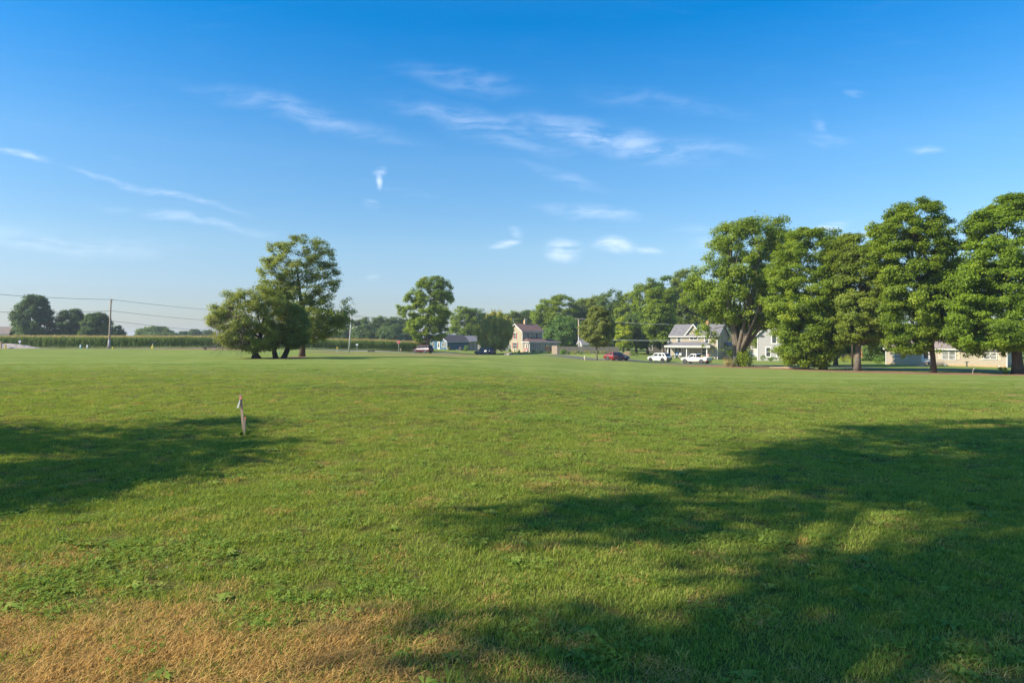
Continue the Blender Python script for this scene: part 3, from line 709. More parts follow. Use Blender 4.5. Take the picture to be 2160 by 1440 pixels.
lobe_tree('shade_tree', (-13, -4.2), [(-13.5, 2.1, 10.4, 1.1, .7), (-11.4, 3.6, 10.4, 1.5, 1.0), (-9.4, 4.8, 10.4, 1.9, 1.3), (-8.2, 6.6, 10.4, 2.2, 1.4), (-6.6, 9.0, 10.6, 2.2, 1.4), (-5.6, 5.4, 11.5, 2.6, 1.8), (-3.8, 10.6, 10.8, 2.3, 1.5), (-1.6, 10.4, 11.6, 2.2, 1.6), (-6.8, 2.4, 11.5, 2.6, 1.8), (-3.2, 7.2, 12, 2.8, 1.8), (-8.4, 4.2, 11.2, 2.2, 1.6), (-5.6, 8.4, 11.2, 2.2, 1.6)],
          'spreading shade tree just behind the viewpoint, throwing the right hand shade', 201, 36000, group='trees outside the left edge', limb_r=.3)
lobe_tree('shade_tree', (-13.5, -7.5), [(-14.4, -1.4, 10.4, 1.2, .8), (-11.2, -.2, 10.4, 1.6, 1.0), (-12.0, -1.9, 10.4, 1.7, 1.2), (-9.6, 1.0, 11, 1.8, 1.3), (-10.6, -2.2, 11.4, 2.2, 1.6), (-9.4, -.8, 11.2, 2.6, 1.8), (-8.2, -4.2, 11.2, 2.6, 1.8), (-12, -5.5, 11, 2.6, 2.0), (-6, -1.2, 12, 2.4, 1.8), (-10, -7, 12, 2.6, 2)],
          'shade tree behind the viewpoint on the left, shading the near right corner', 202, 28000, group='trees outside the left edge')
lobe_tree('shade_tree', (-20, 6.5), [(-16.6, 9.3, 6.0, 2.0, 1.0), (-16.5, 6.4, 6.0, 2.2, 1.3), (-17.2, 4.4, 5.7, 2.0, 1.2), (-20.5, 8.4, 6.3, 2.6, 1.8), (-14.1, 10.9, 6.2, .9, .5), (-13.8, 7.2, 6.0, 1.2, .7), (-18.5, 4.0, 5.6, 2.2, 1.4), (-22.5, 5.5, 6.2, 2.4, 2.0), (-18.5, 7.5, 6.0, 2.2, 1.4), (-13.9, 4.9, 6, 1.4, .8), (-12.9, 5.9, 6, 1.2, .7), (-15, 5.0, 6, 1.6, 1.0), (-13.4, 8.6, 6, 1.2, .6)],
          'lower shade tree outside the left edge, throwing the left hand shade', 203, 28000, group='trees outside the left edge')

# ------------------------------------------------------------------ corn field
def build_corn():
    rng = np.random.default_rng(3)
    LV, LQ, LT = [], [], []
    TV, TQ, TT = [], [], []
    # front edge runs along the far side of the road
    edge = [(-330, 129.5), (-180, 128), (-95, 129), (-72, 131.5), (-50, 140.5), (-36, 148.5), (-24, 155), (-16, 161)]
    ex = np.array([e[0] for e in edge]); ey = np.array([e[1] for e in edge])
    base_lv = []
    for row in range(16):
        sp = .21 if row < 5 else .42
        xs = np.arange(-150, -19.6 - row * .1, sp); xs = xs + rng.uniform(-.07, .07, len(xs))
        ys = np.interp(xs, ex, ey) + row * .76 + rng.uniform(-.06, .06, len(xs))
        for x, y in zip(xs, ys):
            if row > 5 and rng.uniform() < .35: continue
            z = float(zfun(x, y)); h = rng.uniform(2.18, 2.5) - .12; lt = rng.uniform(0, 1)
            # stalk: two crossed slim strips
            a0 = rng.uniform(0, 3.14)
            n = len(LV)
            dx, dy = math.cos(a0) * .016, math.sin(a0) * .016
            LV += [(x - dx, y - dy, z), (x + dx, y + dy, z), (x + dx, y + dy, z + h * .92), (x - dx, y - dy, z + h * .92)]; LQ.append((n, n + 1, n + 2, n + 3)); LT += [.55] * 4
            for k in range(9 if row < 4 else 6):
                a = a0 + (k % 2) * math.pi + rng.uniform(-.5, .5); hz = h * (.14 + .78 * k / 9) if row < 4 else h * (.35 + .6 * k / 6)
                L = rng.uniform(.5, .8); ca, sa = math.cos(a), math.sin(a); w = rng.uniform(.035, .06)
                p = [(0, 0), (L * .4, L * .42), (L * .78, L * .30), (L, -.05)]
                t = min(1, max(0, lt * .5 + rng.uniform(0, .5)))
                n = len(LV)
                for q, (r, dz) in enumerate(p):
                    ww = w * (1, 1.2, .9, .15)[q]
                    LV += [(x + ca * r - sa * ww, y + sa * r + ca * ww, z + hz + dz), (x + ca * r + sa * ww, y + sa * r - ca * ww, z + hz + dz)]; LT += [t, t]
                for q in range(3): LQ.append((n + 2 * q, n + 2 * q + 1, n + 2 * q + 3, n + 2 * q + 2))
            for k in range(4):     # tassel
                a = rng.uniform(0, 6.28); s = rng.uniform(.05, .17); n = len(TV); ww = .016
                zb = z + h * .9; zt = z + h + rng.uniform(.05, .2)
                TV += [(x - ww, y, zb), (x + ww, y, zb), (x + ww + s * math.cos(a), y + s * math.sin(a), zt), (x - ww + s * math.cos(a), y + s * math.sin(a), zt)]
                TQ.append((n, n + 1, n + 2, n + 3)); TT += [rng.uniform(0, 1)] * 4
    leafm = foliage('corn_leaf', (.040, .085, .016), (.110, .165, .034), (.15, .19, .06), transl=.3, patch=.15, gain=1.6)
    tasm = foliage('corn_tassel', (.30, .21, .07), (.44, .33, .12), transl=.2, gain=1.25)
    f = np_mesh('corn_field', np.array(LV), np.array(LQ), leafm, None, {'tint': np.array(LT)})
    tag(f, 'field of tall green corn with tan tassels along the far road', 'corn', kind='stuff')
    t = np_mesh('corn_tassels', np.array(TV), np.array(TQ), tasm, f, {'tint': np.array(TT)}); t['kind'] = 'stuff'
build_corn()

# ------------------------------------------------------------------ houses
WHITE = mat('white_trim', (.62, .61, .58), .5, .05, 3)
OFFW = mat('pale_trim', (.46, .46, .44), .55, .06, 3)
GLASS = glass()
GLASSB = glass('blind_behind_glass', (.22, .23, .22))
def shingle(name, c):
    if name in MATS: return MATS[name]
    m = bpy.data.materials.new(name); m.use_nodes = True; g = NT(m.node_tree); b = g.n['Principled BSDF']
    oc = g.new('ShaderNodeTexCoord').outputs['Object']
    nz = g.noise(oc, 1.1, 6, .65); n2 = g.noise(g.mapping(oc, scale=(3, 3, 9)), 3, 2)
    f = g.m('ADD', g.m('MULTIPLY', nz, .6), g.m('MULTIPLY', n2, .4))
    g.l.new(g.ramp(f, [(.32, tuple(q * .68 for q in c)), (.68, tuple(q * 1.3 for q in c))]), b.inputs['Base Color']); b.inputs['Roughness'].default_value = .9
    MATS[name] = m; return m
def window(root, o, ax, n, w, h, frame=WHITE, gl=GLASS, cols=1, mid=True, casing=.11, name='window'):
    """o lower left corner of the glass, ax along the wall, n outward; frame proud of the wall, pane in it, sub-part pane"""
    o, ax, n = Vector(o), Vector(ax), Vector(n); up = Vector((0, 0, 1)); t = n * .07; b = MB(); c = casing
    b.ob(o - ax * c - up * c, ax * (w + 2 * c), up * c, t * 1.25).ob(o - ax * c + up * h, ax * (w + 2 * c), up * c, t * 1.1)
    b.ob(o - ax * c, ax * c, up * h, t).ob(o + ax * w, ax * c, up * h, t)
    if mid: b.ob(o + up * (h * .5 - .03), ax * w, up * .06, t * .7)
    for i in range(1, cols): b.ob(o + ax * (w * i / cols - .045), ax * .09, up * h, t * .8)
    f = b.build(name, frame, root)
    for i in range(cols):
        for r in range(2 if mid else 1):
            hh = h / (2 if mid else 1)
            p = MB().ob(o + ax * (w * i / cols + .02) + up * (hh * r + .02) + n * .012, ax * (w / cols - .04), up * (hh - .04), n * .015)
            p.build('pane', gl, f)
    return f
def door(root, o, ax, n, w, h, leaf=WHITE, frame=WHITE, glazed=True, name='door'):
    o, ax, n = Vector(o), Vector(ax), Vector(n); up = Vector((0, 0, 1)); b = MB(); c = .12
    b.ob(o - ax * c, ax * c, up * (h + c), n * .07).ob(o + ax * w, ax * c, up * (h + c), n * .07).ob(o + up * h, ax * w, up * c, n * .065)
    f = b.build('door_frame', frame, root)
    d = MB().ob(o + n * .004, ax * w, up * h, n * .04).build(name, leaf, root)
    if glazed: MB().ob(o + ax * w * .2 + up * h * .30 + n * .045, ax * w * .6, up * h * .60, n * .012).build('pane', GLASS, d)
    MB().ob(o + ax * w * .86 + up * h * .46 + n * .045, ax * .06, up * .06, n * .06).build('handle', mat('brass', (.35, .27, .12), .35, metal=1), d)
    return d
def slab(b, p0, p1, p2, p3, th):
    """roof plane with thickness (downwards)"""
    n = (Vector(p1) - Vector(p0)).cross(Vector(p3) - Vector(p0)).normalized()
    if n.z < 0: n = -n
    b.prism([p0, p1, p2, p3], -n * th)
def gable_block(root, x0, x1, y0, y1, zw, rise, along, wall_m, roof_m, over=.35, base=None, trim=WHITE, z0=-.35, th=.12, wall_name='wall', roof_name='roof'):
    """house block: pentagon walls, two roof planes, white rake and eave boards"""
    b = MB()
    if along == 'x':
        ym = (y0 + y1) / 2
        b.prism([(x0, y0, z0), (x0, y1, z0), (x0, y1, zw), (x0, ym, zw + rise), (x0, y0, zw)], (x1 - x0, 0, 0))
        s = rise / (ym - y0)
        e = over; ze = zw - s * e + .05; zt = zw + rise + .05
        r = MB(); slab(r, (x0 - e, y0 - e, ze), (x1 + e, y0 - e, ze), (x1 + e, ym, zt), (x0 - e, ym, zt), -th); slab(r, (x0 - e, y1 + e, ze), (x1 + e, y1 + e, ze), (x1 + e, ym + .002, zt), (x0 - e, ym + .002, zt), -th)
        t = MB()
        for xx, sg in ((x0 - e, -1), (x1 + e, 1)):
            for ya, in ((y0 - e,), (y1 + e,)):
                t.ob((xx, ya, ze - .16), (0, ym - ya, zt - ze), (0, 0, .26), (sg * .05, 0, 0))
        for ya, sg in ((y0 - e, -1), (y1 + e, 1)): t.ob((x0 - e, ya, ze - .16), (x1 - x0 + 2 * e, 0, 0), (0, 0, .2), (0, sg * .06, 0))
    else:
        xm = (x0 + x1) / 2
        b.prism([(x0, y0, z0), (x1, y0, z0), (x1, y0, zw), (xm, y0, zw + rise), (x0, y0, zw)], (0, y1 - y0, 0))
        s = rise / (xm - x0); e = over; ze = zw - s * e + .05; zt = zw + rise + .05
        r = MB(); slab(r, (x0 - e, y0 - e, ze), (x0 - e, y1 + e, ze), (xm, y1 + e, zt), (xm, y0 - e, zt), -th); slab(r, (x1 + e, y0 - e, ze), (x1 + e, y1 + e, ze), (xm + .002, y1 + e, zt), (xm + .002, y0 - e, zt), -th)
        t = MB()
        for yy, sg in ((y0 - e, -1), (y1 + e, 1)):
            for xa in (x0 - e, x1 + e): t.ob((xa, yy, ze - .16), (xm - xa, 0, zt - ze), (0, 0, .26), (0, sg * .05, 0))
        for xa, sg in ((x0 - e, -1), (x1 + e, 1)): t.ob((xa, y0 - e, ze - .16), (0, y1 - y0 + 2 * e, 0), (0, 0, .2), (sg * .06, 0, 0))
    w = b.build(wall_name, wall_m, root)
    ro = r.build(roof_name, roof_m, root)
    t.build('trim_board', trim, root)
    return w, ro
def corner_boards(root, pts, z, m=WHITE, w=.14):
    b = MB()
    for x, y in pts: b.box(x - w / 2, x + w / 2, y - w / 2, y + w / 2, -.3, z)
    for x, y in pts: MB().box(x - w / 2, x + w / 2, y - w / 2, y + w / 2, -.3, z).build('corner_board', m, root)
UX, UY = Vector((1, 0, 0)), Vector((0, 1, 0))

def house_tan():
    base = G(1102, 175)
    h = thing('house', base, 'two storey tan house with red brown roof, brick chimney and red shutters', 'house', R(30))
    wm = siding('tan_siding', (.36, .32, .235), .12); rm = shingle('red_brown_shingle', (.135, .082, .072))
    brick = mat('pale_brick', (.52, .36, .23), .85, .2, 12, bump=.2); red = mat('red_shutter', (.28, .055, .045), .5)
    W, L, zw, rise = 6.7, 6.0, 5.35, 1.75
    w, roof = gable_block(h, 0, L, 0, W, zw, rise, 'x', wm, rm, .4)
    MB().box(2.5, 3.1, W / 2 - .35, W / 2 + .25, zw + rise - .6, zw + rise + 1.15).build('chimney', brick, roof)
    MB().lathe((2.8, W / 2 - .05, zw + rise + 1.15), [(.16, 0), (.16, .35), (.2, .36), (.2, .42)], 10).build('flue', mat('galvanised', (.5, .5, .5), .4, metal=.8), roof)
    corner_boards(h, [(0, 0), (L, 0)], zw - .1)
    # windows: gable end faces -x, front faces -y
    for y, z, ww in ((3.3, 3.35, .85), (2.75, .85, 1.9)):
        window(h, (0, y + ww, z), -UY, -UX, ww, 1.45, cols=1 if ww < 1 else 2)
        for yy in (y - .52, y + ww + .14):
            MB().ob((0, yy, z - .08), (0, .38, 0), (0, 0, 1.6), (-.05, 0, 0)).build('shutter', red, h)
    for x in (1.35, 4.05): window(h, (x, 0, 3.35), UX, -UY, .62, 1.4)
    # front porch room with hipped lean-to roof, set back side room
    D = 3.5; ze = 2.55
    pw = MB().box(.02, 5.6, -D, -.01, -.35, ze).build('porch_wall', wm, h)
    b = MB(); e = .35
    slab(b, (-e, -D - e, ze), (5.95, -D - e, ze), (5.6, -.02, 3.55), (1.1, -.02, 3.55), .1)
    slab(b, (-e, -D - e, ze), (1.1, -.02, 3.55), (1.1, -.021, 3.55), (-e, -.02, ze), .1)
    b.build('porch_roof', rm, h)
    MB().ob((-e, -D - e - .06, ze - .2), (6.3, 0, 0), (0, .06, 0), (0, 0, .22)).ob((-e - .06, -D - e, ze - .2), (.06, 0, 0), (0, D + e, 0), (0, 0, .22)).build('fascia', WHITE, h)
    MB().box(5.6, 10.2, -1.6, 2.4, -.35, 2.5).build('side_room_wall', wm, h)
    b = MB(); slab(b, (5.4, -2.0, 2.5), (10.6, -2.0, 2.5), (9.2, .6, 3.25), (5.4, .6, 3.25), .1); slab(b, (10.6, -2.0, 2.5), (10.6, 2.8, 2.5), (9.2, .601, 3.25), (9.2, .6, 3.25), .1); b.build('side_roof', rm, h)
    MB().ob((5.4, -2.06, 2.3), (5.25, 0, 0), (0, .06, 0), (0, 0, .2)).build('fascia', WHITE, h)
    # porch left face: door with narrow windows either side
    door(h, (.02, -1.55, .1), -UY, -UX, .85, 2.05)
    window(h, (.02, -.5, .85), -UY, -UX, .4, 1.2, casing=.08); window(h, (.02, -2.85, .85), -UY, -UX, .4, 1.2, casing=.08)
    for k in range(4): window(h, (1.0 + k * .62, -D, .75), UX, -UY, .46, 1.35, casing=.08)
    window(h, (4.45, -D, .9), UX, -UY, .5, 1.15); window(h, (6.6, -1.6, .9), UX, -UY, .5, 1.1); window(h, (8.7, -1.6, .9), UX, -UY, .5, 1.1)
    MB().box(-1.5, -.02, -3.0, -.9, -.35, .08).build('step', mat('step_brick', (.45, .28, .18), .85), h)
    corner_boards(h, [(.02, -D), (5.6, -D)], ze - .2)
    return h, base
H1, H1B = house_tan()
def house_blue():
    base = G(943, 178)
    h = thing('house', base, 'low navy blue house with dark roof and white trimmed gable window', 'house', R(40))
    wm = siding('navy_siding', (.032, .110, .200), .16, .1); rm = shingle('charcoal_shingle', (.045, .042, .052))
    W, L, zw, rise = 7.6, 7.2, 2.25, 1.55
    gable_block(h, 0, L, 0, W, zw, rise, 'x', wm, rm, .4)
    corner_boards(h, [(0, 0)], zw - .1)
    window(h, (0, 2.3, .75), -UY, -UX, 1.75, 1.05, cols=3); window(h, (0, 6.9, .8), -UY, -UX, .8, 1.0)
    door(h, (0, 4.3, .02), -UY, -UX, .85, 2.0)
    # lower wing with pale roof and posts on the right
    MB().box(L + .6, L + 7.5, 1.2, 6, -.35, 2.2).build('wing_wall', siding('pale_siding', (.50, .50, .47), .14), h)
    b = MB(); slab(b, (L - .3, -.6, 2.25), (L + 8, -.6, 2.25), (L + 8, 3.4, 3.7), (L - .3, 3.4, 3.7), .12); slab(b, (L - .3, 7, 2.25), (L + 8, 7, 2.25), (L + 8, 3.401, 3.7), (L - .3, 3.401, 3.7), .12)
    b.build('wing_roof', shingle('grey_purple_shingle', (.17, .165, .185)), h)
    MB().ob((L - .3, -.66, 2.06), (8.3, 0, 0), (0, .06, 0), (0, 0, .2)).build('fascia', WHITE, h)
    for x in (L + 1.6, L + 4.6): MB().box(x, x + .16, -.4, -.24, -.3, 2.15).build('porch_post', WHITE, h)
    door(h, (L + 1.0, 1.2, .02), UX, -UY, .85, 2.0, glazed=False)
    window(h, (L + 4.0, 1.2, .9), UX, -UY, .7, 1.0)
    return h
house_blue()
def house_farm():
    base = G(1415.5, 153)
    h = thing('house', base, 'cream farmhouse with grey roof, cross gable and full front porch', 'house', R(-37))
    wm = siding('cream_siding', (.36, .315, .23), .12); rm = shingle('grey_shingle', (.165, .160, .172))
    L, W, zw, rise = 10.6, 6.6, 5.0, 2.35
    w, roof = gable_block(h, 0, L, 0, W, zw, rise, 'x', wm, rm, .4)
    # cross gable at the front centre
    cx, hw = 5.3, 1.9
    b = MB(); b.prism([(cx - hw, -.03, zw - .9), (cx + hw, -.03, zw - .9), (cx + hw, -.03, zw), (cx, -.03, zw + 2.3), (cx - hw, -.03, zw)], (0, 3.2, 0)); b.build('cross_gable_wall', wm, h)
    b = MB(); e = .35; s = 2.3 / hw
    for sg in (-1, 1):
        slab(b, (cx + sg * (hw + e), -e, zw - s * e + .1), (cx + sg * (hw + e), 2.6, zw - s * e + .1), (cx, 3.3, zw + 2.4), (cx, -e, zw + 2.4), -.12)
    b.build('cross_gable_roof', rm, roof)
    t = MB()
    for sg in (-1, 1): t.ob((cx + sg * (hw + e), -e - .06, zw - s * e - .1), (-sg * (hw + e), 0, 2.3 + s * e), (0, 0, .3), (0, .06, 0))
    t.build('rake_board', WHITE, h)
    MB().box(cx + 1.6, cx + 2.15, W / 2 - .3, W / 2 + .3, zw + rise - .6, zw + rise + .9).build('chimney', mat('orange_brick', (.42, .20, .12), .85, .2, 12), roof)
    MB().box(3.4, 3.65, 1.8, 2.05, zw + 1.2, zw + 1.62).build('roof_vent', mat('black_vent', (.02, .02, .02), .6), roof)
    corner_boards(h, [(0, 0), (L, 0)], zw - .1)
    for x in (1.55, 7.9): window(h, (x, 0, 3.45), UX, -UY, .75, 1.1, casing=.16)
    window(h, (cx - .8, -.03, 4.05), UX, -UY, 1.6, .75, cols=2, mid=False, casing=.16)
    window(h, (L, 2.7, 3.6), UY, UX, .6, 1.5, frame=OFFW)
    # porch: floor, hipped roof, posts
    D = 2.0; pz = 2.75; x1 = 9.6
    MB().box(-.1, x1, -D, -.01, -.4, .28).build('porch_floor', mat('porch_boards', (.30, .28, .25), .8), h)
    b = MB(); slab(b, (-.6, -D - .35, pz), (x1 + .3, -D - .35, pz), (x1 - 1.6, -.02, pz + .85), (1.7, -.02, pz + .85), .12)
    slab(b, (-.6, -D - .35, pz), (1.7, -.02, pz + .85), (1.7, -.021, pz + .85), (-.6, -.02, pz), .12); slab(b, (x1 + .3, -D - .35, pz), (x1 + .3, -.02, pz), (x1 - 1.6, -.021, pz + .85), (x1 - 1.6, -.02, pz + .85), .12)
    b.build('porch_roof', rm, h)
    MB().ob((-.6, -D - .41, pz - .42), (x1 + .9, 0, 0), (0, .06, 0), (0, 0, .44)).build('porch_beam', OFFW, h)
    for x in (.0, 4.35, 8.9): MB().box(x, x + .2, -D + .02, -D + .22, .28, pz - .1).build('porch_post', WHITE, h)
    window(h, (.9, 0, .75), UX, -UY, 1.5, 1.7, cols=2); door(h, (3.1, 0, .3), UX, -UY, .95, 2.05, leaf=mat('grey_door', (.27, .26, .25), .5))
    window(h, (7.2, 0, .75), UX, -UY, 1.1, 1.7)
    # satellite dish arm at the left corner, rear lean-to
    d = MB(); d.tube([(-.05, -.2, 3.4), (-.3, -.5, 3.55)], .03, 6); d.build('dish_arm', mat('grey_steel', (.3, .3, .3), .4, metal=.7), h)
    dish = MB().lathe((0, 0, 0), [(.02, -.08), (.2, -.05), (.36, .03), (.37, .05), (.2, -.02), (.02, -.05)], 14).build('satellite_dish', mat('dish_grey', (.13, .13, .135), .5), h)
    dish.location = (-.35, -.55, 3.55); dish.rotation_euler = (R(70), 0, R(-20))
    MB().box(L - .02, L + .9, 4.2, 8.4, -.35, 2.5).build('rear_room_wall', wm, h)
    b = MB(); slab(b, (L + 1.3, 4.0, 2.7), (L + 1.3, 8.6, 2.7), (L, 8.6, 3.5), (L, 4.0, 3.5), .1); b.build('rear_roof', rm, h)
    MB().tube([(L + .5, 6.5, 2.8), (L + .5, 6.5, 5.4)], .05, 8).build('vent_pipe', OFFW, h)
    return h
H2 = house_farm()
def house_grey():
    base = G(1598, 140)
    h = thing('house', base, 'pale grey two storey house with white window casings, half hidden by the densest maple', 'house', R(-36))
    wm = siding('grey_siding', (.33, .328, .325), .12); rm = shingle('grey_shingle', (.165, .160, .172))
    gable_block(h, 0, 5.0, 0, 9, 5.3, 2.3, 'y', wm, rm, .4)
    corner_boards(h, [(0, 0), (5.0, 0)], 5.2)
    window(h, (1.75, 0, .95), UX, -UY, .8, 1.75, casing=.2); window(h, (3.9, 0, .95), UX, -UY, .75, 1.75, casing=.2)
    window(h, (2.9, 0, 3.65), UX, -UY, .8, 1.6, casing=.2, mid=False)
    f = MB(); f.prism([(.95 + .45 * math.cos(a), -.06, 4.85 + .42 * math.sin(a)) for a in np.linspace(0, math.pi, 9)], (0, .05, 0)); f.build('arched_window', GLASS, h)
    window(h, (5.0, 3, 1.0), UY, UX, .8, 1.6, frame=OFFW)
    return h
house_grey()
def house_ranch():
    a = G(1869, 111.0); b = G(2124, 100.5); ang = math.atan2(b.y - a.y, b.x - a.x)
    base = Vector((a.x, a.y, min(a.z, b.z) + .02)); L = (Vector((b.x - a.x, b.y - a.y))).length
    h = thing('house', base, 'long beige ranch house behind the roadside trees with white door and steps', 'house', ang)
    wm = siding('beige_siding', (.40, .35, .27), .12); rm = shingle('brown_grey_shingle', (.24, .20, .18))
    gable_block(h, 0, L, 0, 7.5, 2.75, 1.7, 'x', wm, rm, .35)
    MB().box(-.02, L + .02, -.03, 7.53, -.4, .28).build('foundation', mat('tan_block', (.42, .31, .17), .85, .15, 4), h)
    corner_boards(h, [(0, 0), (L, 0)], 2.6)
    window(h, (1.25, 0, 1.15), UX, -UY, 1.7, 1.0, gl=GLASSB, cols=2); window(h, (7.85, 0, 1.05), UX, -UY, 1.7, 1.25, gl=GLASSB, cols=2)
    window(h, (13.2, 0, 1.2), UX, -UY, 1.5, .9, gl=GLASSB, cols=2)
    tan = mat('tan_shutter', (.50, .43, .33), .6)
    for x in (7.3, 9.75, 12.65, 14.9): MB().ob((x, -.05, 1.0), (.4, 0, 0), (0, .048, 0), (0, 0, 1.35)).build('shutter', tan, h)
    door(h, (5.15, 0, .5), UX, -UY, 1.0, 2.05, frame=WHITE)
    for i in range(3): MB().box(4.7, 6.6, -1.5 + .4 * i, -.04, -.3 if i == 0 else .08 + .16 * (i - 1), .08 + .16 * i).build('step', mat('wood_step', (.42, .30, .18), .8), h)
    # porch hood over the door
    return h, base, ang, L
H4, H4B, H4A, H4L = house_ranch()
def small_building(name, px, d, rz, w, l, zw, rise, along, wall_m, roof_m, label, cat, wins=()):
    h = thing(name, G(px, d), label, cat, R(rz))
    gable_block(h, 0, w, 0, l, zw, rise, along, wall_m, roof_m, .25)
    for o, ax, n, ww, hh in wins: window(h, o, ax, n, ww, hh)
    return h
small_building('garage', 1577, 172, -40, 4.2, 6, 2.6, 1.2, 'x', siding('white_siding', (.55, .54, .52), .14), shingle('brown_shingle', (.12, .085, .075)), 'white garage with brown roof between the pale stemmed tree and the grey house', 'garage', [((.8, 0, .9), UX, -UY, .7, .9)])
small_building('shed', 1742, 158, -20, 3.2, 3, 1.5, .9, 'x', MATS['white_siding'], MATS['grey_shingle'], 'little white shed with grey roof seen under the maples', 'shed', [((1.1, 0, .5), UX, -UY, .6, .6)])
small_building('house', 1771, 150, -20, 5.0, 6, 2.2, 1.3, 'y', mat('orange_brick_wall', (.50, .22, .12), .85, .2, 8), shingle('brown_shingle', (.12, .085, .075)), 'orange brick house glimpsed under the trees beside a green bush', 'house', [((3.2, 0, .8), UX, -UY, .8, .9)])
small_building('shed', 1362, 195, -20, 9, 6, 2.2, 1.7, 'x', mat('dark_boards', (.075, .07, .065), .8, .2, 4), MATS['grey_shingle'], 'dark open shed behind the bare trunk tree, left of the farmhouse', 'shed', [((1.0, 0, .7), UX, -UY, .9, 1.0), ((5.5, 0, .6), UX, -UY, 1.2, 1.1)])
small_building('shed', 1228, 172, 10, 3.3, 4, 1.9, 1.0, 'x', MATS['grey_siding'], MATS['grey_shingle'], 'grey roofed shed showing over the privacy fence', 'shed')
small_building('house', -8, 185, 25, 2.6, 9, 3.0, 2.0, 'x', MATS['grey_siding'], shingle('brown_grey_shingle', (.24, .20, .18)), 'grey roofed farm building cut by the left edge, beyond the corn', 'house', [((.7, 0, 1.3), UX, -UY, .8, 1.1)])

# ------------------------------------------------------------------ fences
FENCE = mat('weathered_fence', (.135, .125, .102), .85, .18, 5, stretch=(4, 4, .6)); FENCEP = mat('new_fence_wood', (.30, .24, .19), .8, .15, 5, stretch=(4, 4, .6))
def board_fence(name, pts, h, m, label, panel=2.4, boards=False):
    """posts and panels as parts; every panel is a row of upright boards"""
    P0 = [Vector((x, y, float(zfun(x, y)))) for x, y in pts]
    root = thing(name, P0[0], label, 'fence'); pan = None
    for a, b in zip(P0[:-1], P0[1:]):
        n = max(1, round((b - a).length / panel))
        for i in range(n):
            s = a.lerp(b, i / n) - root.location; e = a.lerp(b, (i + 1) / n) - root.location; d = e - s; u = Vector((d.x, d.y, 0)).normalized(); nn = Vector((u.y, -u.x, 0))
            MB().ob(s - u * .06 - nn * .06 + Vector((0, 0, -.2)), u * .12, nn * .12, (0, 0, h + .28)).build('fence_post', m, root)
            mb = MB(); L = Vector((d.x, d.y, 0)).length; k = int(L / .155)
            for q in range(k):
                o = s + d * ((q + .06) / k); hh = h + .03 * math.sin(q * 2.3 + i)
                mb.ob(o + nn * (.02 + .008 * (q % 2)) + Vector((0, 0, .04)), u * (L / k * .93), nn * .022, (0, 0, hh))
            for zr in (.35, h - .3): mb.ob(s - nn * .03 + Vector((0, 0, zr)), d, nn * .045, (0, 0, .09))
            p = mb.build('fence_panel', m, root)
    return root
board_fence('privacy_fence', [(X_(1176, 152), 152), (X_(1306, 150), 150)], 1.72, FENCE, 'long weathered grey brown board fence behind the young street tree')
board_fence('privacy_fence', [(X_(1164.5, 158), 158), (X_(1175.5, 152), 152)], 1.9, FENCEP, 'short pale new board fence at the corner of the two storey house')
board_fence('privacy_fence', [(X_(1052, 181), 181), (X_(1084, 180), 180)], 1.6, mat('grey_fence', (.20, .215, .225), .8), 'grey board fence between the willow and the two storey house')
board_fence('vinyl_fence', [(X_(1008, 180), 180), (X_(1052, 180), 180)], 1.62, mat('white_vinyl', (.50, .47, .44), .5, .05), 'white vinyl fence under the willow, behind the dark blue wagon')

